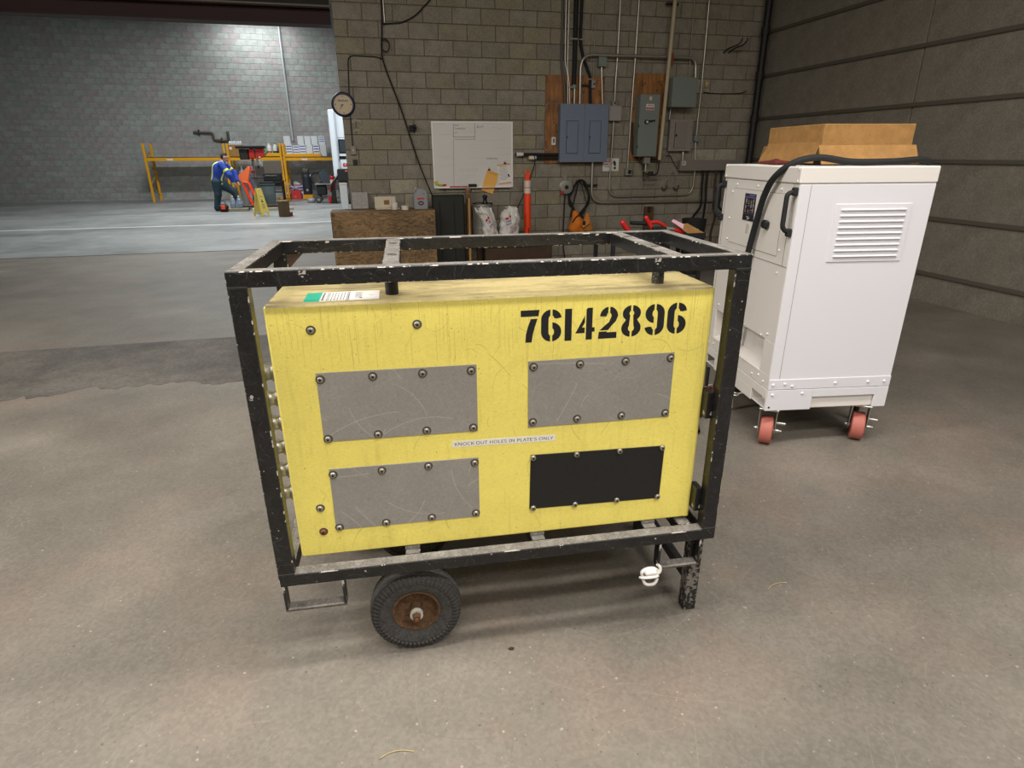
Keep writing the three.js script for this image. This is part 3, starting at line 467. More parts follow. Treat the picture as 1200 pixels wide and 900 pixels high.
  solo('paper_sheet', 'plain white sheet tucked behind the kraft envelope on the whiteboard', 'paper', sheet(.2, .28, .001), S(0xdcd8d4, .8), [1.0, 1.335, .0165], [0, 0, -.27]);
  const e = thing('kraft_envelope', 'orange kraft envelope clipped at a slant to the whiteboard', 'envelope', [1.1, 1.252, .0225]); e.rotation.z = -.33;
  part(e, 'envelope_body', cbox(.19, .31, .004, .001), S(0xeeb55c, .8), [0, 0, 0]); part(e, 'envelope_flap', extr([[-.093, 0], [.093, 0], [.06, -.04], [-.06, -.04]], .0015), S(0xe0a650, .8), [0, .153, .002]);
  [[1.09, 1.43], [1.335, 1.52]].forEach(([x, y], i) => { const c = thing('binder_clip', i ? 'black binder clip above the orange banded notice' : 'black binder clip holding the kraft envelope', 'clip', [x, y, .024]); part(c, 'clip_body', extr([[-.02, -.012], [.02, -.012], [.013, .012], [-.013, .012]], .014), M.black, [0, 0, -.006]); part(c, 'clip_wire', tr(new THREE.TorusGeometry(.010, .0018, 6, 14), 0, .019, 0), M.chrome); });
}
{ const t = thing('sensor_box', 'small black sensor bracket screwed to the wall left of the whiteboard', 'sensor', [-.022, 2.005, 0]); part(t, 'sensor_case', cbox(.1, .075, .075, .008), M.blackRub, [0, 0, .04]); part(t, 'sensor_cap', tr(cyl(.022, .026, .05, 16), .02, .02, .09, 1.2), M.black); part(t, 'screw', tr(cyl(.006, .006, .01, 8), -.03, .045, .03, Math.PI / 2), M.zinc); }
{ const t = thing('light_switch', 'grey metal switch box low on the wall under the clock', 'switch', [-.885, 1.712, 0]); part(t, 'box', cbox(.072, .115, .05, .006), M.galv, [0, 0, .025]); part(t, 'cover', cbox(.07, .112, .004, .001), S(0x8d8878, .6), [0, 0, .052]); part(t, 'toggle', cbox(.012, .03, .016, .003), M.white, [0, 0, .06]); }
solo('wall_bracket', 'small dark bracket fixed below the grey switch box', 'bracket', cbox(.06, .07, .03, .004), M.steelDark, [-.872, 1.55, .015]);
{ const mk = (pts, x, y) => solo('plaster_patch', y > 2.05 ? 'pale filler patch on the wall just below the clock' : 'smaller pale filler patch lower under the clock', 'patch', extr(pts, .004), M.blockPale, [x, y, 0]); mk([[0, 0], [.012, .03], [.05, .034], [.1, .02], [.13, .012], [.12, -.012], [.06, 0], [.02, -.03]], -.87, 2.09); mk([[0, 0], [.03, .012], [.06, .004], [.08, .02], [.06, .04], [.03, .05], [.0, .03]], -.855, 1.95); }
// cables hung on the left part of the wall
solo('hanging_cable', 'long black cable hanging down the wall to the dark panel', 'cable', hose([[-.33, 3.9, .03], [-.345, 3.4, .03], [-.375, 3.05, .035], [-.38, 2.9, .03], [-.16, 2.213, .04], [0, 1.648, .05], [.12, 1.28, .12], [.2, 1.06, .2]], .0105, 80, 8), M.blackRub);
solo('cable_coil', 'small coil of black cable tied on the hanging cable', 'cable', hose(Array.from({ length: 40 }, (_, i) => [-.33 + .055 * Math.sin(i * .62), 3.04 + .075 * Math.cos(i * .62), .035 + i * .0009]), .006, 160, 6), M.blackRub);
solo('wall_cable', 'black cable swooping up to the right over bare blocks', 'cable', hose([[-.34, 3.3, .03], [-.22, 3.312, .02], [-.1, 3.325, .02], [.09, 3.41, .02], [.22, 3.52, .02], [.34, 3.64, .02], [.5, 3.85, .02]], .009, 60, 8), M.blackRub);
solo('clock_cable', 'thin dark cable looping over the clock down to the switch box', 'cable', pipe([[-.38, 2.88, .02], [-.46, 2.905, .015], [-.84, 2.915, .012], [-.872, 2.42, .012], [-.885, 2.0, .012], [-.885, 1.77, .03]], .007, .09), M.blackRub);
solo('steel_conduit', 'short bright conduit feeding the black hanging cable', 'conduit', pipe([[-.315, 4.2, .02], [-.318, 3.32, .02]], .012), M.conduit);

// plywood backing boards
solo('plywood_board', 'orange plywood backing board behind the blue grey breaker panel', 'board', metreUV(cbox(.925, 1.225, .02, .002)), M.ply, [2.427, 2.1225, .0145]);
solo('plywood_board', 'orange plywood backing board behind the tall green grey disconnect', 'board', metreUV(cbox(.545, 1.24, .02, .002)), M.ply, [3.62, 2.165, .0145]);
{ // breaker panel, double
  const t = thing('breaker_panel', 'wide blue grey double breaker panel on orange plywood', 'electrical panel', [2.545, 1.936, .02]);
  part(t, 'case', cbox(.765, .81, .125, .004), M.blueGrey, [0, 0, .0625]);
  for (const [s, n] of [[-1, 0], [1, 1]]) { part(t, 'front_cover', cbox(.382, .814, .008, .002), M.blueGrey, [s * .192, 0, .129]); const d = part(t, 'door', cbox(.178, .45, .012, .003), M.blueGrey, [s * .18 + (n ? -.005 : -.01), -.055, .136]); part(d, 'latch', cbox(.012, .03, .008, .002), M.steelDark, [-.082, .0, .008]); for (const k of [-1, 1]) part(t, 'door_frame', cbox(.19, .006, .006, .001), M.steelDark, [s * .18 + (n ? -.005 : -.01), -.055 + k * .228, .134]); for (const k of [-1, 1]) part(t, 'door_frame', cbox(.006, .456, .006, .001), M.steelDark, [s * .18 + (n ? -.005 : -.01) + k * .092, -.055, .134]); }
}
{ const t = thing('junction_box', 'bare steel box right beside the blue grey breaker panel', 'junction box', [3.052, 2.222, 0]); part(t, 'box', cbox(.2, .21, .1, .004), M.galv, [0, 0, .05]); part(t, 'cover', cbox(.196, .206, .004, .001), S(0xa19a95, .5, .3), [0, 0, .102]); for (const [x, y] of [[-.08, .08], [.08, .08], [-.08, -.08], [.08, -.08]]) part(t, 'screw', tr(cyl(.005, .005, .004, 8), x, y, .105, Math.PI / 2), M.zinc); part(t, 'conduit_hub', cbox(.075, .075, .06, .008), M.galv, [0, .14, .04]); part(t, 'hub_opening', tr(cyl(.014, .014, .002, 12), 0, .145, .071, Math.PI / 2), M.dark); }
{ const t = thing('junction_box', 'small grey square box above the right edge of the breaker panel', 'junction box', [2.822, 2.92, 0]); part(t, 'box', cbox(.125, .125, .07, .004), M.greyGreen, [0, 0, .045]); part(t, 'cover', cbox(.127, .127, .006, .001), M.greyGreen, [0, 0, .083]); }
{ const t = thing('wall_outlet', 'small metal outlet box on plywood above the breaker panel', 'outlet', [2.697, 2.62, .02]); part(t, 'box', cbox(.062, .115, .05, .005), M.galv, [0, 0, .025]); part(t, 'socket', tr(cyl(.014, .014, .004, 14), .006, 0, .052, Math.PI / 2), M.black); }
{ const t = thing('thermostat', 'small white control box left of the breaker panel', 'control', [2.095, 1.83, .02]); part(t, 'case', cbox(.062, .115, .035, .005), M.white, [0, 0, .0175]); part(t, 'window', cbox(.02, .06, .003, .001), M.black, [0, .005, .036]); }
solo('control_wire', 'thin pale wire looping round the left edge of the plywood board', 'wire', hose([[2.08, 1.772, .04], [2.05, 1.705, .04], [2.0, 1.69, .035], [1.955, 1.75, .02], [1.945, 1.95, .012], [1.95, 2.2, .015], [1.985, 2.33, .03], [2.05, 2.385, .035], [2.2, 2.40, .04]], .005, 60, 6), M.galv);
{ // tall disconnect
  const t = thing('disconnect_switch', 'tall green grey disconnect switch with black rotary handle on plywood', 'switch box', [3.575, 2.043, .02]);
  part(t, 'case', cbox(.325, .885, .17, .005), M.greyGreen, [0, 0, .085]); part(t, 'door', cbox(.318, .878, .012, .003), M.greyGreen, [0, 0, .176]);
  part(t, 'handle_plate', cbox(.17, .11, .004, .002), M.greyGreen, [.01, .045, .184]); part(t, 'handle_knob', tr(cyl(.03, .034, .03, 18), -.045, .055, .196, Math.PI / 2), M.black); part(t, 'handle_cap', tr(cyl(.019, .019, .006, 16), -.045, .055, .213, Math.PI / 2), S(0xcfc6b2, .5)); part(t, 'handle_lever', extr([[0, -.016], [.13, .012], [.135, .02], [.125, .026], [0, .016]], .02), M.black, [-.04, .06, .19]);
  part(t, 'rating_label', cbox(.042, .05, .002, .0005), S(0xc8c0a8, .6), [0, .385, .183]);
  const lb = canvasTex(256, 160, c => { c.fillStyle = '#d8d2c8'; c.fillRect(0, 0, 256, 160); c.fillStyle = '#555'; for (let i = 0; i < 6; i++) c.fillRect(40 + i * 32, 26, 24, 22); c.fillStyle = '#a83a40'; c.fillRect(12, 84, 232, 62); c.fillStyle = '#e8dcd6'; for (let i = 0; i < 6; i++) c.fillRect(50 + i * 26, 106, 18, 16); });
  part(t, 'warning_label', sheet(.13, .085, .002), print(lb), [.0, .265, .183]); part(t, 'hinge_pin', cbox(.012, .04, .02, .002), M.steelDark, [-.162, .0, .17]); part(t, 'hinge_pin', cbox(.012, .04, .02, .002), M.steelDark, [-.162, -.3, .17]);
  part(t, 'bottom_hub', cbox(.1, .1, .1, .006), M.galv, [.04, -.5, .09]); part(t, 'bottom_nipple', bar([.04, -.54, .09], [.04, -.655, .09], .02, 14), M.zinc); part(t, 'lock_ring', bar([.04, -.65, .09], [.04, -.662, .09], .045, 12), M.galv);
}
{ const t = thing('transformer_box', 'square green grey box at the end of the bent conduit', 'junction box', [4.1, 2.515, 0]); part(t, 'case', cbox(.4, .405, .25, .004), M.greyGreen, [0, 0, .125]); part(t, 'cover', cbox(.404, .409, .01, .002), M.greyGreen, [0, 0, .252]); }
{ // small panel
  const t = thing('breaker_panel', 'dusty pale grey single breaker panel below the green grey box', 'electrical panel', [4.188, 1.912, 0]);
  part(t, 'case', cbox(.37, .45, .08, .003), M.galv, [0, 0, .04]); const cov = S(0x8f8780, .6, .1); part(t, 'front_cover', cbox(.392, .464, .012, .003), cov, [0, 0, .085]);
  const d = part(t, 'door', cbox(.2, .375, .012, .003), S(0x8a8178, .6, .1), [.0, 0, .096]); part(d, 'latch', cbox(.03, .035, .01, .003), M.steelDark, [-.085, .0, .008]); part(t, 'door_gap', cbox(.008, .378, .004, .001), M.dark, [-.106, 0, .091]);
  for (const x of [-.17, .17]) for (const y of [-.12, .12]) part(t, 'screw', tr(cyl(.006, .006, .004, 8), x, y, .092, Math.PI / 2), M.steelDark);
}
{ const t = thing('wire_trough', 'long grey wiring trough below the pale breaker panel', 'trough', [4.775, 1.463, 0]); part(t, 'trough_body', cbox(1.13, .155, .12, .004), M.galv, [0, 0, .06]); part(t, 'trough_cover', cbox(1.13, .158, .006, .001), S(0x847d76, .6, .15), [0, 0, .122]); const lb = canvasTex(128, 128, c => { c.fillStyle = '#c9c4bc'; c.fillRect(0, 0, 128, 128); c.strokeStyle = '#55504c'; c.lineWidth = 9; c.strokeRect(28, 34, 60, 52); c.beginPath(); c.moveTo(34, 80); c.lineTo(60, 44); c.lineTo(84, 84); c.stroke(); }); part(t, 'trough_label', sheet(.065, .065, .001), print(lb), [-.505, .035, .1255]); for (const x of [-.3, .25]) part(t, 'screw', tr(cyl(.006, .006, .004, 8), x, -.06, .126, Math.PI / 2), M.zinc); }
{ const t = thing('conduit_box', 'round cornered grey conduit body right of the pale panel', 'conduit box', [4.49, 1.868, 0]); part(t, 'body', cbox(.085, .105, .075, .018), M.greyGreen, [0, 0, .045]); part(t, 'cover', cbox(.07, .09, .006, .003), M.greyGreen, [0, 0, .085]); }
{ const t = thing('wall_outlet', 'round black power socket in a grey box below the plywood', 'outlet', [3.352, 1.375, 0]); part(t, 'box', cbox(.115, .105, .075, .006), M.galv, [0, 0, .0375]); const s = lathe([[.0, .006], [.018, .006], [.02, .016], [.029, .016], [.031, 0]].reverse(), 20); s.rotateX(Math.PI / 2); part(t, 'socket', s, M.blackGloss, [.012, 0, .075]); }
{ // safety sign
  const tex = canvasTex(320, 240, c => { c.fillStyle = '#d8d4cf'; c.fillRect(0, 0, 320, 240); c.fillStyle = '#b43c40'; c.fillRect(28, 14, 110, 56); c.fillStyle = '#ead8d6'; c.fillRect(40, 34, 86, 14); c.fillStyle = '#4a4642'; c.fillRect(58, 100, 56, 18); for (const x of [46, 70, 94, 118]) c.fillRect(x, 146, 16, 20); c.fillStyle = '#24201e'; c.beginPath(); c.moveTo(208, 60); c.lineTo(236, 40); c.lineTo(262, 80); c.lineTo(262, 140); c.lineTo(236, 150); c.lineTo(214, 110); c.fill(); c.beginPath(); c.arc(244, 182, 24, 0, 7); c.fill(); c.lineWidth = 7; c.strokeStyle = '#24201e'; c.beginPath(); c.arc(186, 66, 26, -1, 2.4); c.stroke(); });
  solo('warning_sign', 'small white hazard sign with red heading and black symbol behind a conduit', 'sign', sheet(.27, .19, .006), print(tex, 0xd8d4cf, .5), [3.062, 1.483, .003]);
}
// conduits and cables of the electrical wall, left to right
const run = (label, pts, r, m, f = .09, name = 'steel_conduit') => solo(name, label, 'conduit', pipe(pts, r, f), m);
run('grey conduit, first from the left above the breaker panel', [[2.2, 4.2, .03], [2.197, 2.86, .03], [2.245, 2.62, .05], [2.25, 2.34, .08]], .017, S(0x57534c, .5, .3), .15);
run('bright thin conduit, second from the left above the breaker panel', [[2.238, 4.2, .045], [2.246, 2.9, .045], [2.292, 2.74, .06], [2.294, 2.34, .08]], .0095, M.conduit, .1);
run('bright thin conduit, third from the left above the breaker panel', [[2.289, 4.2, .045], [2.285, 2.83, .045], [2.322, 2.6, .06], [2.325, 2.34, .08]], .0095, M.conduit, .1);
{ const t = thing('service_cable', 'thick black service cable dropping into the breaker panel', 'cable', [2.392, 0, .055]); part(t, 'cable_jacket', pipe([[0, 4.2, 0], [0, 2.57, 0]], .034, .1, 40, 12), M.blackRub); part(t, 'conduit_end', bar([0.004, 2.58, .02], [.008, 2.33, .02], .017, 12), M.conduit); part(t, 'cable_gland', bar([0, 2.6, 0], [.002, 2.55, .01], .038, 14), M.greyGreen); part(t, 'strap', cbox(.12, .02, .012, .002), M.galv, [-.03, 3.2, .03]); part(t, 'strap', cbox(.1, .02, .012, .002), M.galv, [-.03, 2.57, .02]); }
{ const t = thing('service_cable', 'black cable bending under the arched conduit into the breaker panel', 'cable', [0, 0, .04]); part(t, 'cable_jacket', hose([[2.48, 4.2, 0], [2.48, 3.5, 0], [2.479, 3.2, 0], [2.53, 2.98, -.01], [2.6, 2.83, -.01], [2.645, 2.71, 0], [2.652, 2.55, .01], [2.655, 2.34, .03]], .0215, 60, 10), M.blackRub); part(t, 'strap', cbox(.07, .016, .01, .002), M.galv, [2.645, 2.685, .02]); part(t, 'strap', cbox(.06, .016, .01, .002), M.galv, [2.48, 3.2, .022]); }
run('long arched grey conduit from the breaker panel over to the green grey box', [[2.482, 2.34, .08], [2.478, 3.006, .085], [4.337, 3.006, .085], [4.343, 2.71, .1]], .0215, M.conduit, .19);
run('thin wire conduit hanging over the small outlet box', [[2.7, 4.2, .02], [2.7, 2.68, .03]], .0055, M.galv);
run('short bright conduit dropping from the small square box to the breaker panel', [[2.822, 2.86, .04], [2.85, 2.34, .07]], .0125, M.conduit);
run('bright conduit down to the bare steel box', [[3.07, 4.2, .04], [3.066, 2.9, .04], [3.054, 2.72, .05], [3.055, 2.39, .05]], .0125, M.conduit, .1);
run('tall bright conduit running down to the round black socket', [[3.362, 4.2, .04], [3.351, 2.8, .04], [3.34, 2.2, .045], [3.333, 1.42, .045]], .014, M.conduit, .1);
{ const t = thing('drain_pipe', 'tall cream plastic pipe right of the disconnect switch', 'pipe', [-.045, 0, .16]); part(t, 'pipe_body', pipe([[3.925, 4.2, 0], [3.899, 2.997, 0], [3.862, 1.55, 0]], .029, .1, 40, 14), M.pvc); for (const y of [3.7, 1.56]) part(t, 'pipe_clamp', cbox(.2, .03, .03, .004), M.steelDark, [y > 3 ? 3.915 : 3.83, y, -.09]); part(t, 'valve_tail', hose([[3.862, 1.55, 0], [3.858, 1.42, 0], [3.83, 1.34, .01], [3.72, 1.33, .02], [3.64, 1.345, .02]], .012, 30, 8), M.steelDark); part(t, 'union', cbox(.08, .07, .06, .012), M.steelDark, [3.72, 1.345, .02]); part(t, 'copper_clip', cbox(.035, .16, .03, .004), M.copper, [3.96, 2.97, -.03]); }
run('thin grey rod left of the tall far right conduit', [[4.245, 4.2, .02], [4.255, 2.73, .05]], .0065, M.galv);
run('tall bright conduit, farthest to the right on the block wall', [[4.483, 4.2, .04], [4.496, 2.6, .04], [4.485, 1.92, .045]], .0125, M.conduit, .1);
run('short conduit between the round cornered body and the trough', [[4.487, 1.82, .045], [4.495, 1.53, .06]], .012, M.conduit);
run('stub of conduit between the pale panel and the trough', [[4.28, 1.69, .05], [4.275, 1.53, .06]], .014, M.conduit);
run('short bright conduit between the green grey box and the pale panel', [[4.0, 2.32, .05], [3.985, 2.14, .05]], .0125, M.conduit);
run('upper low conduit looping from the bare steel box to the trough', [[3.062, 2.12, .04], [3.05, 1.6, .04], [3.035, 1.0, .04], [4.52, 1.0, .04], [4.52, 1.4, .05]], .0125, M.conduit, .17);
run('lower thick conduit curving from the breaker panel along the wall', [[2.735, 1.55, .06], [2.735, .918, .06], [4.95, .9, .06]], .0195, M.conduit, .2);
run('grey flexible conduit curving under the disconnect switch', [[3.375, 2.1, .05], [3.39, 1.65, .05], [3.5, 1.56, .06], [3.58, 1.48, .08], [3.6, 1.36, .09], [3.6, 1.3, .09]], .013, M.steelDark, .08);
for (const [x, y, w, l] of [[2.74, 1.18, .2, 'dark strut bracket behind the lower thick conduit'], [2.6, 2.6, .18, 'dark strut bracket on the plywood beside the arched conduit']]) solo('strut_bracket', l, 'bracket', cbox(w, .03, .03, .003), M.steelDark, [x, y, .035]);
{ // two pipe stubs beside the panel
  [[1.645, 'upper black pipe stub with white end left of the breaker panel', 1.5], [1.595, 'lower black pipe stub with white end left of the breaker panel', 1.7]].forEach(([y, l, x]) => { const t = thing('pipe_stub', l, 'pipe', [0, y, .08]); part(t, 'stub_pipe', bar([x + .1, 0, 0], [2.18, -.005, 0], .02, 12), M.blackRub); part(t, 'end_cap', lathe([[0, -.06], [.024, -.05], [.028, -.02], [.028, .05], [.022, .06], [0, .06]], 18).rotateZ(Math.PI / 2), M.white, [x + .06, 0, 0]); part(t, 'collar', bar([x - .012, 0, 0], [x + .006, 0, 0], .022, 12), x > 1.6 ? M.yellowSteel : M.black); });
  solo('thin_cord', 'thin black cord trailing from the pipe stubs behind the orange post', 'cord', hose([[1.76, 1.66, .11], [1.79, 1.55, .1], [1.75, 1.4, .1], [1.6, 1.05, .12], [1.45, .8, .2], [1.36, .62, .3]], .008, 40, 6), M.blackRub);
}
// hooks, tag, pencil writing
{ const hook = (x, l) => solo('wall_hook', l, 'hook', hose([[x, 3.1, 0], [x + .005, 3.13, .06], [x + .03, 3.155, .16], [x + .09, 3.18, .22], [x + .13, 3.22, .24], [x + .15, 3.27, .24]], .011, 24, 6), M.steelDark); hook(4.84, 'left of the two black hooks high on the block wall'); hook(4.93, 'right of the two black hooks high on the block wall'); }
{ const t = thing('wall_tag', 'small yellow tag box beside the farthest right conduit', 'tag', [4.59, 2.655, 0]); part(t, 'case', cbox(.062, .09, .03, .004), S(0xa8975a, .6), [0, 0, .015]); part(t, 'label', cbox(.04, .04, .002, .0005), S(0xc9b98a, .6), [0, .01, .031]); }
solo('wall_rod', 'thin dark rod lying along a block joint right of the conduits', 'rod', hose([[4.55, 2.545, .02], [4.7, 2.53, .015], [5.15, 2.535, .015], [5.27, 2.555, .02], [5.3, 2.58, .03]], .0065, 30, 6), M.steelDark);
{ const tex = canvasTex(512, 256, c => { c.clearRect(0, 0, 512, 256); c.font = 'italic 84px sans-serif'; c.fillStyle = 'rgba(30,26,20,.75)'; c.fillText('Mil power', 14, 100); c.fillText('Shut off', 40, 200); }); solo('wall_writing', 'handwritten black marker words on the blocks under the disconnect', 'writing', new THREE.PlaneGeometry(.36, .18), S(0xffffff, .9, 0, { map: tex, transparent: true, depthWrite: false }), [3.79, 1.2, .0025]); }
{ const t = thing('wire_hanger', 'bent grey wire hanger with two dark hooks on the wall below the pale panel', 'hanger', [0, 0, .02]); part(t, 'wire', hose([[3.99, 1.12, 0], [4.06, 1.27, 0], [4.12, 1.37, .01], [4.17, 1.33, .01], [4.19, 1.2, 0], [4.2, 1.13, 0]], .006, 30, 6), M.galv); for (const x of [3.99, 4.2]) part(t, 'hook', hose([[x + .06, 1.16, .02], [x + .03, 1.1, .04], [x - .01, 1.09, .03], [x - .03, 1.13, .01]], .009, 16, 6), M.steelDark); }
solo('loose_wire', 'short dark wire curling up the wall beside the trough end', 'wire', hose([[4.0, 1.6, .01], [4.05, 1.62, .03], [4.12, 1.52, .04], [4.2, 1.42, .05], [4.24, 1.385, .06]], .007, 24, 6), M.steelDark);
{ const t = thing('wall_post', 'short rusty brown steel post against the wall', 'post', [3.76, 0, 0]); part(t, 'post_body', cbox(.15, .83, .06, .004), M.rust, [0, .415, .03]); part(t, 'post_lug', cbox(.05, .09, .03, .004), M.steelDark, [-.01, .79, .07]); }
// welding lead, reel and the orange gloves that hang with it
{ const t = thing('hose_reel', 'small grey cable reel with red handle on the wall', 'reel', [2.31, 1.16, 0]); const q = lathe([[.03, 0], [.1, 0], [.1, .012], [.045, .02], [.045, .06], [.1, .068], [.1, .08], [.03, .08]], 28); q.rotateX(Math.PI / 2); part(t, 'drum', q, M.galv, [0, 0, .01]); part(t, 'core', tr(cyl(.032, .032, .09, 16), 0, 0, .05, Math.PI / 2), M.black); part(t, 'crank', bar([-.05, -.06, .09], [-.11, -.1, .1], .014, 8), M.red); part(t, 'mount', cbox(.06, .26, .012, .003), M.galv, [0, .05, .006]); }
{ const pts = []; for (let i = 0; i < 46; i++) { const a = i * .41 + 1.5, k = 1 + .1 * Math.sin(i * 1.7); pts.push([2.535 + .155 * k * Math.cos(a), 1.0 + .245 * k * Math.sin(a), .07 + .035 * Math.sin(i * .9)]); } const t = thing('cable_coil', 'thick black cable coil hung on the wall above the orange gloves', 'cable'); part(t, 'coil_loops', hose(pts, .0125, 240, 8), M.blackRub); part(t, 'hanging_tail', hose([[2.5, 1.24, .09], [2.47, 1.1, .1], [2.43, .93, .1], [2.4, .8, .1], [2.38, .7, .1]], .012, 30, 8), M.blackRub); part(t, 'hanging_tail', hose([[2.3, 1.1, .06], [2.29, .9, .06], [2.28, .7, .08], [2.27, .3, .1], [2.3, .03, .14]], .012, 30, 8), M.blackRub); part(t, 'hanging_tail', hose([[2.53, 1.24, .1], [2.6, 1.05, .1], [2.66, .88, .1]], .008, 30, 8), M.blackRub); part(t, 'coil_hook', hose([[2.53, 1.25, 0], [2.53, 1.235, .08], [2.53, 1.26, .14]], .009, 12, 6), M.steelDark); part(t, 'hanging_string', hose([[2.33, 1.26, .06], [2.36, 1.4, .01], [2.38, 1.47, .005]], .003, 10, 5), M.galv); part(t, 'hanging_string', hose([[2.5, 1.26, .06], [2.48, 1.38, .01], [2.45, 1.47, .005]], .003, 10, 5), M.galv); }
{ // orange leather bag/glove pair made as soft lumps
  const field = (bones, res, lo, size, iso = 0) => softMesh(bones, res, lo, size);
  const oth = plastic(0xd8781c, .7), oth2 = plastic(0xc8823c, .75);
  const t = thing('leather_bag', 'pair of slumped orange leather welding gloves hanging under the coil', 'gloves', [2.52, .6, .17]);
  part(t, 'glove', softMesh([[[-.09, .17, .02], .05, [-.06, .02, .03], .10], [[-.06, .02, .03], .1, [-.1, -.05, .02], .085], [[-.1, -.05, .02], .085, [.02, -.08, .03], .06]], 44, [-.3, -.25, -.12], .56), oth);
  part(t, 'glove', softMesh([[[.12, .14, .0], .035, [.1, .0, .03], .085], [[.1, .0, .03], .085, [.14, -.06, .02], .07], [[.14, -.06, .02], .07, [.02, -.04, .06], .055]], 44, [-.26, -.25, -.12], .56), oth2);
  part(t, 'buckle', cbox(.04, .06, .02, .004), M.blackRub, [.03, .03, .115]); part(t, 'lace', hose([[-.02, -.02, .12], [.02, -.05, .125], [.06, -.02, .13], [.1, .0, .125], [.13, .02, .11]], .006, 20, 6), M.blackRub); part(t, 'strap', hose([[-.16, .04, .1], [-.1, .12, .1], [-.04, .15, .1], [.02, .1, .1]], .01, 20, 6), M.blackRub);
}
// cables out of the trough and the black pail they drop behind
[[4.66, 4.02, 'leftmost black cable dropping from the trough'], [4.74, 4.25, 'second black cable dropping from the trough'], [4.9, 4.45, 'third black cable dropping from the trough'], [5.0, 4.75, 'rightmost black cable dropping from the trough']].forEach(([x, xe, l], i) => solo('trough_cable', l, 'cable', hose([[x, 1.4, .08], [x, 1.15, .08], [x + .005, .92, .1], [x - .06, .82, .2], [(x + xe) / 2, .68, .45 + i * .05], [xe + .06, .45, .75], [xe, .2, .9], [xe - .05, .03, 1.0]], .019, 60, 8), i === 2 ? plastic(0x3a2a22) : M.blackRub));
{ const t = thing('pail', 'black ribbed plastic pail standing near the wall behind the frame', 'pail', [3.77, 0, 1.5]); const k = .78 / .4; part(t, 'pail_body', lathe([[0, 0], [.128, 0], [.132, .01], [.15, .55], [.153, .56], [.155, .6], [.158, .605], [.158, .64], [.162, .645], [.162, .69], [.166, .695], [.166, .745], [.172, .75], [.172, .772], [.163, .775], [.16, .76], [.145, .56], [.12, .02], [0, .02]], 36), M.blackRub); part(t, 'bail_handle', hose([[-.03, .66, .17], [.0, .6, .2], [.05, .55, .215], [.1, .56, .19], [.14, .64, .12]], .005, 24, 6), M.galv); part(t, 'label_patch', extr([[0, 0], [.1, 0], [.1, .12], [0, .12]], .002), plastic(0x243a7a), [.02, .34, .148]); }
// orange traffic post on the low bench
{ const t = thing('delineator_post', 'tall orange traffic post with two white reflective bands', 'traffic post', [1.588, .43, .42]); const b = lathe([[0, .02], [.058, .02], [.058, .09], [.052, .1], [.05, .4], [.048, .84], [.044, .87], [.026, .885], [0, .885]], 28); part(t, 'post_tube', b, M.orange); part(t, 'base_ring', lathe([[0, 0], [.085, 0], [.085, .014], [.06, .03], [0, .03]], 28), M.blackRub); for (const [a, c] of [[.67, .745], [.76, .85]]) part(t, 'reflective_band', lathe([[.0502, a], [.0502, c], [.047, c]], 28), S(0xd8d2c8, .35)); part(t, 'grab_loop', tr(new THREE.TorusGeometry(.031, .0135, 10, 26), 0, .952, 0), M.orange).scale.set(1, 1, 1.2); part(t, 'grab_neck', cbox(.066, .05, .04, .012), M.orange, [0, .9, 0]); part(t, 'slot', cbox(.02, .11, .004, .001), S(0x7a2208, .6), [.005, .12, .0555]); }
// low dark bench that the bags and the post stand on
{ const t = thing('low_bench', 'low dark timber bench against the wall behind the frame', 'bench', [1.36, 0, .47]); part(t, 'bench_top', cbox(1.03, .05, .75, .005), M.woodDark, [0, .405, 0]); part(t, 'bench_front', cbox(.99, .34, .03, .004), M.woodDark, [0, .21, .34]); for (const x of [-.47, .47]) for (const z of [-.32, .31]) part(t, 'leg', cbox(.07, .38, .07, .004), M.woodDark, [x, .19, z]); }
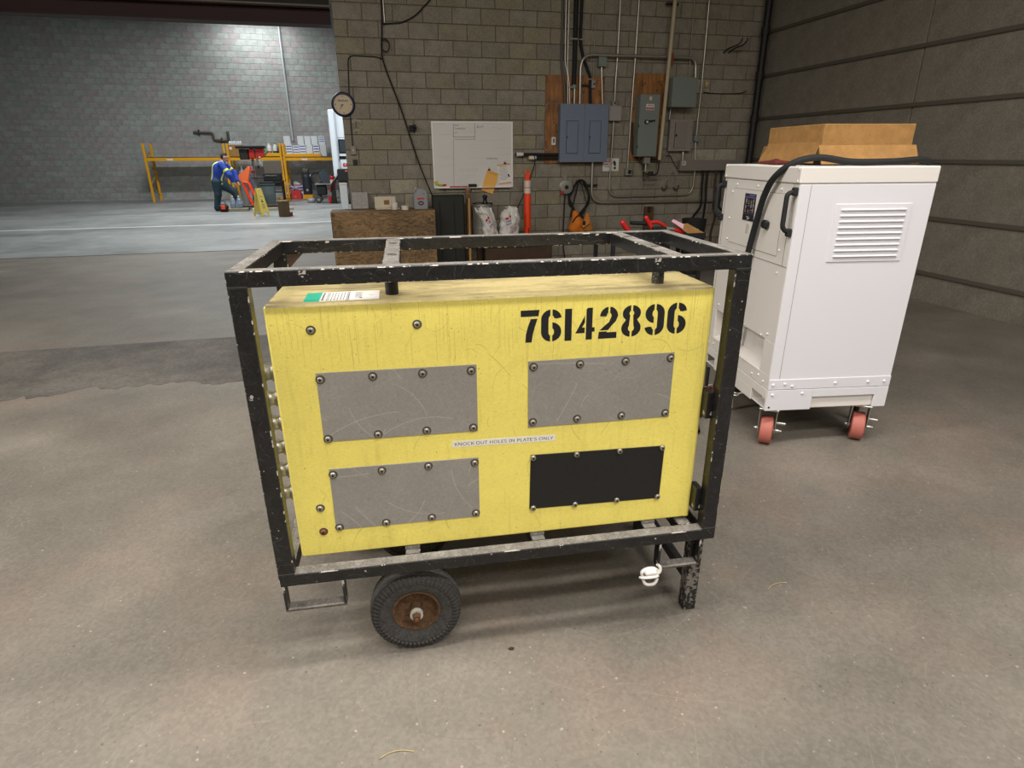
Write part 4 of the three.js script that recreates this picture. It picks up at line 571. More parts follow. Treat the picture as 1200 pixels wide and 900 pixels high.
// galvanised drum with nozzle, two crumpled sacks
{ const t = thing('steel_drum', 'galvanised drum with dark rim standing behind the printed sacks', 'drum', [.92, .43, .34]); part(t, 'drum_body', lathe([[0, 0], [.15, 0], [.153, .01], [.15, .02], [.15, .17], [.155, .18], [.155, .19], [.15, .2], [.15, .5], [.154, .51], [.154, .535], [.148, .535], [.148, .52], [0, .52]], 40), M.galv); part(t, 'rim', tr(new THREE.TorusGeometry(.152, .006, 8, 40), 0, .535, 0, Math.PI / 2), M.steelDark); part(t, 'spout', lathe([[0, 0], [.05, 0], [.04, .03], [.028, .05], [.03, .1], [.038, .105], [.038, .135], [0, .135]], 18), M.blackGloss, [.03, .52, .03]); }
function sack(label, x, z, ry, lean, H, Wd, seed, top) {
  const t = thing('paper_sack', label, 'sack', [x, .43, z], ry); const tex = canvasTex(256, 384, c => { c.fillStyle = '#d5d2cd'; c.fillRect(0, 0, 256, 384); c.save(); c.translate(128, 130); c.rotate(-1.1 + seed * .2); c.fillStyle = '#c8322c'; c.fillRect(-70, -40, 46, 24); c.fillRect(-10, -44, 30, 22); c.fillStyle = '#2a2f98'; c.font = 'bold 34px sans-serif'; c.fillText('Stac', -70, 16); c.fillText('Seal', -66, 50); c.restore(); c.fillStyle = '#b77f80'; for (let i = 0; i < 12; i++) c.fillRect(120 + (i % 3) * 4, 170 + i * 11, 90, 4); c.fillStyle = '#2a2f98'; c.fillRect(22, 300, 46, 34); c.fillRect(180, 344, 50, 22); });
  const P = 22, Q = 26, pos = [], uv = [], idx = [], r = rng(seed);
  const jit = Array.from({ length: 200 }, () => r());
  for (let side = 0; side < 2; side++) for (let j = 0; j <= Q; j++) for (let i = 0; i <= P; i++) {
    const u = i / P, v = j / Q, s = side ? -1 : 1; const edge = Math.sin(Math.PI * Math.min(1, Math.max(0, u))), tall = Math.sin(Math.PI * Math.min(1, v * .5 + .12)) * (1 - Math.max(0, v - top) / (1 - top) * .75);
    const cr = (fbm(u * .9 + seed * .13, v * .9, 7, 3, seed) - .5) * .09 * (edge > .05 ? 1 : 0);
    const wN = 1 - .18 * Math.sin(Math.PI * v) * (seed % 2) - Math.max(0, v - top) * (top < .8 ? 1.1 : .1);
    pos.push((u - .5) * Wd * wN + lean * v * v + (fbm(v, .3, 5, 2, seed + 4) - .5) * .05, v * H + (v > .9 ? (fbm(u, .5, 6, 2, seed + 9) - .5) * .08 : 0), s * (edge ** .5 * tall * .10 + .004) + cr * s); uv.push(side ? 1 - u : u, v);
  }
  const row = P + 1, n = row * (Q + 1); for (let side = 0; side < 2; side++) for (let j = 0; j < Q; j++) for (let i = 0; i < P; i++) { const a = side * n + j * row + i; if (side) idx.push(a, a + row, a + 1, a + 1, a + row, a + row + 1); else idx.push(a, a + 1, a + row, a + 1, a + row + 1, a + row); }
  const g = new THREE.BufferGeometry(); g.setAttribute('position', new THREE.Float32BufferAttribute(pos, 3)); g.setAttribute('uv', new THREE.Float32BufferAttribute(uv, 2)); g.setIndex(idx); g.computeVertexNormals();
  part(t, 'sack_body', g, S(0xffffff, .75, 0, { map: tex, side: THREE.DoubleSide }));
  part(t, 'sack_lip', hose([[-Wd * .28 + lean, H * .99, .0], [lean - .02, H * 1.0, .015], [Wd * .25 + lean, H * .985, .0]], .006, 16, 6), S(0xd0ccc6, .8));
  return t;
}
sack('white printed paper sack slumped to the left against the drum', .97, .7, .1, -.12, .5, .26, 3, .9);
sack('white printed paper sack with crumpled narrow neck left of the orange post', 1.24, .66, -.1, .04, .5, .29, 4, .72);
// timber behind the dark board: post and broom stick
{ const t = thing('timber_post', 'dark upright timber under the whiteboard', 'timber', [.735, 0, .17]); part(t, 'timber_body', cbox(.075, 1.18, .05, .004, { v: .3 }), M.oldPly, [0, .59, 0]); part(t, 'end_grain', cbox(.07, .003, .046, .001), M.woodStick, [0, 1.181, 0]); }
{ const t = thing('broom_stick', 'pale round wooden handle leaning by the dark board', 'stick', [.715, 0, .3]); part(t, 'handle', bar([0, .05, 0], [.016, 1.04, -.05], .019, 12), S(0xb48a52, .7)); part(t, 'rounded_tip', new THREE.SphereGeometry(.019, 12, 8), M.woodStick, [.016, 1.04, -.05]); part(t, 'bristle_block', cbox(.13, .07, .07, .006), M.woodDark, [0, .035, 0]); }
{ const t = thing('dark_panel', 'tall dark painted steel panel standing beside the plywood bench', 'panel', [.41, 0, .3]); part(t, 'sheet', cbox(.475, 1.095, .05, .02), S(0x20211d, .6, .1, { bumpMap: noiseBump, bumpScale: .002 }), [0, .5475, 0]); for (const x of [-.13, .08]) part(t, 'rib', cbox(.012, .95, .012, .003), S(0x191a16, .7), [x, .52, .03]); part(t, 'foot', cbox(.42, .03, .2, .004), M.steelDark, [0, .015, .02]); }
// plywood bench and what stands on it
{ const t = thing('plywood_bench', 'old plywood fronted bench at the end of the block wall', 'bench', [-.545, 0, .33]);
  part(t, 'front_panel', cbox(1.44, .88, .02, .002, { u: .72, v: .44 }), M.oldPly, [0, .47, .26]); for (const s of [-1, 1]) part(t, 'side_panel', cbox(.02, .88, .5, .002, { u: s }), M.oldPly, [s * .71, .47, 0]); part(t, 'bench_top', cbox(1.4, .02, .5, .002), M.oldPly, [0, .9, -.0]); for (const s of [-1, 1]) part(t, 'skid', cbox(1.4, .03, .08, .003), M.woodDark, [0, .015, s * .2]); part(t, 'knot_hole', tr(cyl(.012, .012, .002, 12), .64, .79, .2705, Math.PI / 2), M.dark);
}
solo('grey_board', 'square grey insulation board leaning on the wall over the plywood bench', 'board', cbox(.225, .23, .03, .003), S(0xb6b2ae, .85, 0, { map: blkT }), [-.855, 1.026, .1], [-.12, 0, 0]);
{ const t = thing('flat_carton', 'cream sheet of card leaning behind the paper roll on the bench', 'card', [-.5, .911, .19]); part(t, 'card_panel', cbox(.3, .17, .008, .001), S(0xcabfa8, .8), [0, .085, 0], [-.15, 0, 0]); part(t, 'printed_patch', cbox(.075, .06, .004, .001), S(0x8a5a2c, .7), [.02, .09, .012]); part(t, 'lower_flap', cbox(.34, .012, .14, .002), S(0xd2cabb, .8), [.03, .008, .09]); }
{ const t = thing('paper_roll', 'white paper roll standing on the bench beside the card', 'roll', [-.375, .91, .36]); part(t, 'roll_body', lathe([[.02, 0], [.046, 0], [.046, .1], [.02, .1], [.02, 0]], 28), S(0xd6d0c6, .85)); part(t, 'sleeve', bar([0, .002, 0], [0, .098, 0], .0195, 14), S(0x9a8262, .8)); }
{ const t = thing('tape_roll', 'short white tape roll lying on the bench near the jug', 'roll', [-.235, .91, .46]); part(t, 'roll_body', lathe([[.028, 0], [.052, 0], [.053, .004], [.053, .054], [.05, .058], [.028, .058], [.028, 0]], 28), S(0xdad2c2, .7)); part(t, 'sleeve', bar([0, .002, 0], [0, .056, 0], .0275, 16), S(0x8c785c, .8)); }
{ const t = thing('oil_jug', 'grey plastic oil jug with red label and moulded handle', 'jug', [.003, .911, .33]); const outline = [[-.085, 0], [.085, 0], [.09, .02], [.09, .2], [.075, .25], [.02, .275], [-.02, .27], [-.04, .28], [-.045, .25], [-.088, .2], [-.09, .02]]; part(t, 'jug_body', extr(outline, .09, .012, [[[.02, .225], [.055, .215], [.062, .195], [.03, .205], [.005, .225]]]), S(0x8f9094, .45), [0, .0, -.045]); part(t, 'cap', cyl(.022, .022, .028, 18), S(0xa8a8aa, .4), [-.06, .285, 0]);
  const lb = canvasTex(200, 200, c => { c.fillStyle = '#8f9094'; c.fillRect(0, 0, 200, 200); c.fillStyle = '#c03038'; c.beginPath(); c.moveTo(24, 78); c.lineTo(34, 36); c.lineTo(60, 30); c.lineTo(66, 50); c.lineTo(84, 26); c.lineTo(120, 28); c.lineTo(132, 46); c.lineTo(150, 30); c.lineTo(178, 40); c.lineTo(170, 74); c.lineTo(110, 66); c.fill(); c.fillStyle = '#b9a86a'; c.fillRect(40, 8, 110, 8); c.fillStyle = '#35343c'; c.beginPath(); c.ellipse(100, 142, 62, 44, 0, 0, 7); c.fill(); c.fillStyle = '#8a8a92'; c.beginPath(); c.ellipse(100, 142, 40, 14, 0, 0, 7); c.fill(); }); part(t, 'jug_label', sheet(.14, .14, .001), print(lb, 0x8f9094, .5), [0, .11, .0582]); }
{ const t = thing('bollard', 'white square steel bollard guarding the end of the block wall', 'bollard', [-1.075, 0, -.02]); part(t, 'post', cbox(.105, 1.24, .105, .004), S(0xdde8f2, .5), [0, .62, 0]); part(t, 'cap', cbox(.118, .03, .118, .008), M.whitePaint, [0, 1.255, 0]); part(t, 'base_plate', cbox(.15, .012, .15, .003), M.whitePaint, [0, .006, 0]); }
// red and black hand tools and papers lying on a low cart behind the frame
{ const C = [1.86, 0, 4.0]; const c = thing('tool_cart', 'low black service cart behind the frame carrying red handled tools', 'cart', C);
  part(c, 'top_tray', cbox(.95, .03, .5, .004), M.blackRub, [0, .905, 0]); part(c, 'tray_lip', cbox(.95, .03, .012, .003), M.blackRub, [0, .93, .245]); part(c, 'lower_tray', cbox(.95, .03, .5, .004), M.blackRub, [0, .25, 0]); for (const x of [-.45, .45]) for (const z of [-.22, .22]) { part(c, 'leg', cbox(.035, .78, .035, .003), M.blackRub, [x, .5, z]); part(c, 'caster', tr(cyl(.055, .055, .03, 18), x, .055, z, 0, 0, Math.PI / 2), M.tyreBlock); part(c, 'caster_fork', cbox(.045, .06, .03, .003), M.zinc, [x, .1, z]); }
  const grip = (t, a, b, m, r = .022) => { part(t, 'grip', bar(a, b, r, 14), m); part(t, 'grip_end', new THREE.SphereGeometry(r, 12, 8), m, b); };
  const redm = plastic(0xd02a26, .4);
  let t = thing('bolt_cutter', 'red handle end sticking up at the left of the tool cart', 'tool', [1.62, .92, 4.0]); grip(t, [.06, .0, .0], [-.035, .115, 0], redm, .025); part(t, 'shank', bar([.06, .0, 0], [.12, .012, .0], .012, 10), M.blackRub); part(t, 'grip_tail', bar([.02, .03, .02], [.08, .02, .02], .018, 10), redm);
  t = thing('pipe_wrench', 'black and red cross handled tool on the service cart', 'tool', [1.82, .99, 4.0]); part(t, 'black_bar', bar([-.15, .04, 0], [.02, .03, 0], .019, 12), M.blackRub); grip(t, [.075, -.03, .02], [-.005, .085, .02], redm, .02); part(t, 'red_arm', hose([[.03, .035, 0], [.12, .04, 0], [.17, .02, 0], [.22, -.01, 0]], .017, 20, 10), redm); part(t, 'rest_foot', cbox(.06, .06, .05, .004), M.blackRub, [.02, -.045, 0]);
  t = thing('chain_tool', 'black bar with red sleeve right of the cross handled tool', 'tool', [1.98, .955, 4.08]); part(t, 'black_bar', bar([-.12, .02, 0], [.1, .012, 0], .02, 12), M.blackRub); part(t, 'steel_neck', bar([.02, .018, 0], [.1, .013, 0], .022, 12), M.galv); part(t, 'red_sleeve', bar([.1, .01, 0], [.24, -.025, 0], .024, 12), redm);
  solo('manila_folder', 'tan manila folder propped at the right of the tool cart', 'folder', extr([[0, 0], [.13, .01], [.33, -.115], [.18, -.14]], .004), M.kraft, [2.08, 1.01, 4.1], [-.5, 0, 0]);
  solo('pink_slip', 'pale pink paper slip sticking out beside the manila folder', 'paper', extr([[0, 0], [.02, .02], [.13, -.03], [.12, -.075]], .002), S(0xe6b8c4, .8), [2.03, 1.045, 4.12], [-.2, 0, 0]);
}

// ---------------------------------------------------------------- white wheeled machine on the right
const CP = [1.382, 0, 6.675], CA = -.1425, CX = .74, CZ = .9;
{
  const t = thing('welding_power_cabinet', 'tall white steel machine cabinet on red casters right of the yellow cabinet', 'machine', CP, CA);
  const w = M.whitePaint, side = (n, u0, u1, y0, y1, th = .003, m = w, x = 0, c = .001) => part(t, n, cbox(th, y1 - y0, u1 - u0, c), m, [x - th / 2, (y0 + y1) / 2, -(u0 + u1) / 2]);
  part(t, 'housing', cbox(CX - .075, 1.26, CZ - .01, .006), w, [CX / 2 + .0375, .87, -CZ / 2]);
  // skin of the left side: frame pieces round a deep recess
  side('side_panel', 0, CZ, .645, 1.5, .075, w, .075, .004); side('side_panel', 0, .118, .455, .645, .075, w, .075, .003); side('side_panel', .80, CZ, .455, .645, .075, w, .075, .003); side('side_panel', 0, CZ, .37, .455, .075, w, .075, .003);
  const led = part(t, 'recess_sill', cbox(.085, .004, .68, .001), w, [.037, .462, -.459]); led.rotation.z = .35;
  part(t, 'recess_knob', tr(cyl(.016, .02, .05, 14), .04, .6, -.66, 0, 0, Math.PI / 2), M.black);
  part(t, 'lid', cbox(CX + .012, .083, CZ + .012, .006), w, [CX / 2, 1.5415, -CZ / 2]); part(t, 'lid_seam', cbox(CX - .002, .005, CZ - .002, .001), S(0x6d6862, .8), [CX / 2, 1.4985, -CZ / 2]);
  for (const u of [.02, .88]) for (const y of [1.572, 1.512]) part(t, 'lid_rivet', tr(cyl(.007, .008, .004, 10), -.008, y, -u, 0, 0, Math.PI / 2), w);
  const seam = S(0x807b75, .8);
  side('panel_seam', .0, CZ, 1.072, 1.0755, .002, seam, -.0002); side('panel_seam', .05, .0525, 1.0755, 1.497, .002, seam, -.0002); side('panel_seam', .862, .8645, .37, 1.497, .002, seam, -.0002);
  side('access_panel', .13, .742, 1.116, 1.441, .003); for (const [a, b, c, d] of [[.127, .13, 1.113, 1.444], [.742, .745, 1.113, 1.444]]) side('panel_seam', a, b, c, d, .0015, seam); for (const y of [1.1135, 1.4425]) side('panel_seam', .127, .745, y, y + .0025, .0015, seam);
  for (const [u, y] of [[.71, 1.466], [.44, 1.468], [.17, 1.466], [.765, 1.42], [.768, 1.26], [.765, 1.13], [.105, 1.15], [.6, 1.05], [.09, 1.03], [.7, .95], [.09, .68], [.16, .655], [.77, .69], [.12, .42], [.2, .40], [.06, .40], [.78, .41], [.86, .40]]) part(t, 'screw', tr(new THREE.SphereGeometry(.008, 10, 6, 0, 6.3, 0, 1.57), 0, 0, 0, 0, 0, Math.PI / 2), w, [-.0005, y, -u]);
  const db = canvasTex(256, 420, c => { c.fillStyle = '#18181c'; c.fillRect(0, 0, 256, 420); c.fillStyle = '#2a2c58'; c.fillRect(0, 0, 256, 52); c.fillStyle = '#6a6c92'; c.fillRect(0, 52, 256, 14); c.fillStyle = '#8a8cae'; c.fillRect(110, 22, 120, 10); const r = rng(12); for (const x of [30, 92, 150, 200]) for (let y = 84; y < 290; y += 16) { c.fillStyle = r() < .14 ? '#b06a6a' : '#b9b9bd'; if (r() < .85) c.fillRect(x + r() * 8, y, 18 + r() * 20, 8); } c.fillStyle = '#3c3c42'; c.fillRect(0, 300, 256, 20); for (let i = 0; i < 9; i++) { c.fillStyle = '#c8c8cc'; c.fillRect(60 + r() * 120, 345 + r() * 50, 12 + r() * 20, 9); } });
  const lab = part(t, 'data_plate', sheet(.142, .156, .002), print(db, 0x18181c, .4), [-.0042, 1.345, -.511]); lab.rotation.y = -Math.PI / 2;
  const sm = canvasTex(64, 96, c => { c.fillStyle = '#d9d5ce'; c.fillRect(0, 0, 64, 96); c.fillStyle = '#a8a290'; for (let i = 0; i < 7; i++) c.fillRect(8, 6 + i * 13, 30 + (i * 17) % 20, 7); }); const l2 = part(t, 'small_print', sheet(.05, .06, .001), print(sm, 0xd9d5ce), [-.0036, 1.222, -.5]); l2.rotation.y = -Math.PI / 2;
  part(t, 'door_knob', cbox(.03, .048, .062, .012), M.black, [-.018, 1.272, -.266]);
  for (const u of [.02, .885]) { const h = new THREE.Group(); h.name = 'handle'; h.position.set(0, 0, -u); t.add(h); part(h, 'grip', pipe([[0, 1.462, 0], [-.05, 1.455, .0], [-.05, 1.285, 0], [-.03, 1.262, 0], [0, 1.262, 0]], .0125, .03, 20, 10), M.blackRub); for (const y of [1.462, 1.255]) part(h, 'grip_foot', cbox(.026, .042, .036, .006), M.blackRub, [-.01, y, 0]); }
  // base with fork slots
  const base = (u0, u1, y0, y1) => side('base_skirt', u0, u1, y0, y1, .02, w, .018, .002);
  base(0, CZ, .315, .368); base(.176, .73, .24, .315); base(.878, CZ, .24, .315); base(0, .004, .24, .315);
  part(t, 'base_floor', cbox(CX - .02, .008, CZ - .02, .002), w, [CX / 2, .244, -CZ / 2]); part(t, 'fork_tunnel', cbox(CX - .03, .075, .006, .001), w, [CX / 2, .28, -.18]); part(t, 'base_core', cbox(.4, .07, .5, .003), M.galv, [CX / 2 + .1, .285, -.45]);
  // front (facing the room)
  const fr = S(0xdfdee4, .35);
  part(t, 'front_panel', cbox(CX, 1.065, .006, .002), fr, [CX / 2, .965, .002]); part(t, 'front_band', cbox(CX, .062, .012, .002), fr, [CX / 2, .402, .005]); for (const [a, b] of [[0, .275], [.66, CX]]) part(t, 'front_skirt', cbox(b - a, .128, .012, .002), fr, [(a + b) / 2, .304, .005]); part(t, 'front_skirt', cbox(.4, .05, .012, .002), fr, [.47, .343, .005]);
  part(t, 'panel_seam', cbox(.002, 1.06, .002, .0005), seam, [.06, .965, .0052]);
  for (const [x, y] of [[.025, .402], [.095, .405], [.14, .392], [.03, .34], [.21, .345], [.4, .402], [.6, .402], [.7, .402]]) part(t, 'screw', tr(new THREE.SphereGeometry(.009, 10, 6, 0, 6.3, 0, 1.57), 0, 0, 0, Math.PI / 2), fr, [x, y, .0105]);
  part(t, 'skirt_hole', tr(cyl(.006, .006, .002, 10), .02, .262, .0112, Math.PI / 2), M.dark);
  part(t, 'louvre_panel', cbox(.42, .3, .006, .002), fr, [.42, 1.25, .007]); for (let i = 0; i < 9; i++) part(t, 'louvre', cbox(.36, .008, .012, .002), fr, [.42, 1.13 + i * .03, .012], [.5, 0, 0]);
  // casters
  for (const [x, z] of [[.07, -.065], [CX - .09, -.065], [.07, -CZ + .08], [CX - .09, -CZ + .08]]) {
    const c = new THREE.Group(); c.name = 'caster'; c.position.set(x, 0, z); c.rotation.y = z > -.2 ? -.53 : .3; t.add(c);
    const tw = lathe([[.03, -.036], [.075, -.036], [.082, -.033], [.085, -.026], [.085, .026], [.082, .033], [.075, .036], [.03, .036]], 32); tw.rotateZ(Math.PI / 2); part(c, 'caster_wheel', tw, S(0xb06458, .6), [0, .085, 0]); part(c, 'wheel_core', tr(cyl(.055, .055, .076, 20), 0, .085, 0, 0, 0, Math.PI / 2), S(0x7a2a28, .6));
    for (const s of [-1, 1]) part(c, 'caster_fork', extr([[-.03, 0], [.03, 0], [.05, .15], [-.05, .15]], .005), M.zinc, [s * .045 - (s > 0 ? 0 : .005), .078, 0], [0, Math.PI / 2, 0]); part(c, 'top_plate', cbox(.11, .012, .12, .003), M.zinc, [0, .232, 0]);
    part(c, 'axle_bolt', bar([-.068, .085, 0], [.085, .085, 0], .008, 8), M.zinc); part(c, 'axle_nut', bar([.053, .085, 0], [.068, .085, 0], .014, 6), M.zinc); part(c, 'axle_nut', bar([-.064, .085, 0], [-.05, .085, 0], .014, 6), M.zinc); part(c, 'brake_bolt', bar([.05, .14, .01], [.1, .14, .01], .009, 8), M.zinc);
  }
  part(t, 'tow_ring', tr(new THREE.TorusGeometry(.022, .005, 8, 20), 0, 0, 0, Math.PI / 2), M.zinc, [-.05, .232, -.28]); part(t, 'tow_eye', bar([-.03, .235, -.28], [.03, .24, -.28], .007, 8), M.zinc);
}
{ // its cable
  const L = (x, y, u) => [CP[0] + x * Math.cos(CA) - u * Math.sin(CA) * -1 * -1 + 0, y, CP[2] - x * Math.sin(CA) - u * Math.cos(CA)];
  const W = (x, y, u) => { const c = Math.cos(CA), s = Math.sin(CA); return [CP[0] + x * c - u * s, y, CP[2] - x * s - u * c]; };
  solo('power_cable', 'thick black cable draped over the white machine and down its side', 'cable', hose([W(.8, .03, .3), W(.79, .4, .26), W(.785, 1.2, .16), W(.775, 1.54, .09), W(.72, 1.603, .06), W(.5, 1.603, .05), W(.3, 1.603, .07), W(.12, 1.625, .1), W(.02, 1.60, .125), W(-.035, 1.535, .19), W(-.04, 1.45, .265), W(-.035, 1.293, .334), W(-.04, 1.07, .385), W(-.06, .8, .43), W(-.07, .5, .47), W(-.06, .2, .5), W(-.1, .05, .5), W(-.22, .024, .42), W(-.3, .022, .2)],   .0175, 180, 12), M.blackRub);
  const t = thing('kraft_carton', 'opened kraft cardboard carton standing upside down on the white machine', 'carton', W(.47, 1.583, .55), CA);
  part(t, 'carton_body', cbox(.52, .17, .6, .003), M.kraft, [.02, .125, 0]); for (const [z, r] of [[.31, -.5], [-.31, .5]]) part(t, 'flap', cbox(.56, .11, .005, .001), M.kraft, [.02, .055, z + (z > 0 ? .02 : -.02)], [r, 0, 0]); part(t, 'flap', extr([[-.32, 0], [.3, 0], [.27, .12], [-.29, .12]], .005), M.kraft, [-.275, .01, -.0], [0, -Math.PI / 2, 0, 'YXZ']);
  for (const c of t.children) if (c.name === 'flap' && c.geometry.type === 'ExtrudeGeometry') { c.rotation.order = 'YXZ'; c.rotation.set(-.35, -Math.PI / 2, 0); }
  solo('red_rag', 'crumpled dark red cloth on top of the white machine under the carton', 'cloth', softMesh([[[-.02, 0, -.12], .009, [.0, .003, .0], .014], [[.0, .003, .0], .014, [.02, 0, .12], .009], [[-.03, 0, .05], .01, [.03, .0, -.06], .011]], 44, [-.16, -.1, -.16], .32), S(0x5c1f1c, .85), W(.1, 1.5945, .47));
}

// ---------------------------------------------------------------- the far bay
function rack(label, x0, x1, z, yS, yTop, dp = .9) { // yellow pallet rack bay: end frames, beams, deck
  const t = thing('pallet_rack', label, 'rack', [x0, 0, z]); const w = x1 - x0;
  for (const x of [0, w]) { for (const d of [0, -dp]) part(t, 'upright', cbox(.075, yTop, .07, .004), M.yellowSteel, [x, yTop / 2, d]); for (let k = 0; k < 4; k++) part(t, 'brace', bar([x, .2 + k * .4, k % 2 ? 0 : -dp], [x, .6 + k * .4, k % 2 ? -dp : 0], .014, 6), M.yellowSteel); for (const d of [0, -dp]) part(t, 'foot_plate', cbox(.1, .012, .13, .003), M.yellowSteel, [x, .006, d]); }
  for (const d of [.0, -dp]) { part(t, 'beam', cbox(w - .08, .11, .05, .005), M.yellowSteel, [w / 2, yS, d]); part(t, 'beam_label', cbox(.22, .06, .004, .001), M.white, [w * .3, yS - .01, d + .027]); }
  part(t, 'deck', cbox(w - .09, .03, dp - .04, .003), S(0x5a4a38, .85), [w / 2, yS + .07, -dp / 2]);
  return t;
}
rack('yellow pallet rack carrying the stacked white boxes', -3.70, -1.2, -16.8, 1.5, 2.08);
rack('yellow pallet rack on the left carrying the brown carton and white jugs', -5.70, -3.81, -16.8, 1.52, 2.08);
rack('yellow pallet rack farthest to the left, partly empty', -8.6, -5.83, -16.8, 1.52, 2.08);
solo('steel_channel', 'loose yellow steel channel lying along the rack under the white boxes', 'beam', cbox(1.36, .12, .12, .01), M.yellowSteel, [-2.98, 1.645, -16.86]);
solo('steel_channel', 'loose yellow steel channel lying on the rack under the white jugs', 'beam', cbox(.95, .12, .12, .01), M.yellowSteel, [-4.32, 1.665, -16.82]);
{ // white boxes with blue bands
  const plain = canvasTex(128, 180, c => { c.fillStyle = '#d3d7da'; c.fillRect(0, 0, 128, 180); c.strokeStyle = '#aab0b6'; c.lineWidth = 4; c.beginPath(); c.arc(64, 90, 52, 2.4, 6.9); c.stroke(); c.fillStyle = '#8d939a'; c.fillRect(12, 16, 10, 8); c.fillRect(104, 16, 10, 8); });
  const band = canvasTex(128, 180, c => { c.fillStyle = '#dcdfe2'; c.fillRect(0, 0, 128, 180); c.fillStyle = '#4a5ca6'; for (const y of [14, 56, 100]) c.fillRect(8, y, 112, 18); });
  const mk = (banded, i, label, x, y, w, h, z = -17.1) => { const t = thing('white_box', label, 'box', [x, y, z]); part(t, 'carton_body', cbox(w, h, .3, .004), S(0xd6d9db, .7), [0, h / 2, 0]); part(t, 'printed_face', sheet(w - .012, h - .012, .002), print(banded ? band : plain, 0xd6d9db), [0, h / 2, .151]); };
  const Y = 1.6;
  [[0, -3.5, 'leftmost upright plain white box, top of the stack on the yellow rack', 0], [0, -2.995, 'first plain white box right of the gap, top row of the rack stack', 0], [0, -2.735, 'middle plain white box in the top row of the rack stack', 0], [0, -2.48, 'third plain white box in the top row beside the blue banded one', 0], [1, -2.2, 'blue banded white box at the right end of the top row', 0]].forEach(([b, x, l], i) => mk(b, i, l, x - .03, Y + .43, .235, .31));
  [[1, -3.46, 'blue banded white box at the left end of the bottom row'], [1, -3.2, 'blue banded white box second in the bottom row under the gap'], [1, -2.95, 'blue banded white box third in the bottom row of the rack stack'], [0, -2.7, 'plain white box in the bottom row between banded boxes'], [1, -2.44, 'blue banded white box fifth in the bottom row of the stack'], [0, -2.18, 'plain white box at the right end of the bottom row']].forEach(([b, x, l], i) => mk(b, i, l, x - .03, Y, .235, i === 1 ? .40 : .43));
}
{ const t = thing('spray_can', 'small white can standing on the rack right of the white boxes', 'can', [-1.62, 1.6, -16.9]); part(t, 'can_body', cyl(.05, .05, .17, 18), M.white, [0, .085, 0]); part(t, 'cap', cyl(.035, .04, .06, 16), M.black, [0, .2, 0]); }
[[-4.22, 0xb05a60, 'white plastic jug with red print on the rack, leftmost of three'], [-4.0, 0x2c5a38, 'white plastic jug with green print on the rack, middle of three'], [-3.83, 0x3a3e48, 'dark grey plastic jug on the rack, rightmost of three']].forEach(([x, c, l], i) => { const t = thing('plastic_jug', l, 'jug', [x - .01, 1.5855, -17.0]); t.scale.y = 1.42; t.rotation.y = 1.2; part(t, 'jug_body', lathe([[0, 0], [.085, 0], [.09, .02], [.09, .22], [.07, .28], [.035, .3], [.035, .33], [0, .33]], 20), i === 2 ? plastic(0x50545c) : M.white); part(t, 'cap', cyl(.032, .032, .03, 14), i === 1 ? plastic(0x2a8a5c) : M.white, [0, .34, 0]); part(t, 'label_band', lathe([[.0905, .06], [.0915, .065], [.0915, .15], [.0905, .155]], 20), plastic(c)); part(t, 'handle', hose([[.03, .29, .03], [.1, .27, .05], [.105, .19, .05], [.085, .16, .04]], .012, 14, 6), i === 2 ? plastic(0x50545c) : M.white); });
solo('green_hose', 'bundle of green hose lying on the rack left of the jugs', 'hose', hose([[-4.75, 1.62, -16.8], [-4.6, 1.8, -16.7], [-4.45, 1.86, -16.8], [-4.32, 1.8, -16.8], [-4.4, 1.7, -16.7], [-4.6, 1.68, -16.8], [-4.5, 1.84, -16.9], [-4.3, 1.78, -16.9]], .035, 60, 8), plastic(0x2c8a66));
{ const t = thing('carton', 'brown cardboard carton on the left rack under a water bottle pack', 'carton', [-5.42, 1.605, -16.95]); part(t, 'carton_body', cbox(.46, .42, .4, .004), M.kraft, [0, .21, 0]); part(t, 'tape', cbox(.47, .004, .06, .001), S(0xa08860, .4), [0, .421, 0]); part(t, 'shipping_label', cbox(.09, .09, .002, .0005), M.white, [-.16, .3, .201]); }
{ const t = thing('bottle_pack', 'shrink wrapped pack of water bottles on the brown carton', 'bottles', [-5.42, 2.026, -16.95]); for (let i = 0; i < 6; i++) for (let k = 0; k < 2; k++) part(t, 'bottle', lathe([[0, 0], [.034, 0], [.035, .01], [.035, .1], [.015, .125], [.015, .14], [0, .14]], 12), plastic(0xcfd6e0, .15), [-.19 + i * .076, 0, -.06 + k * .12]); }
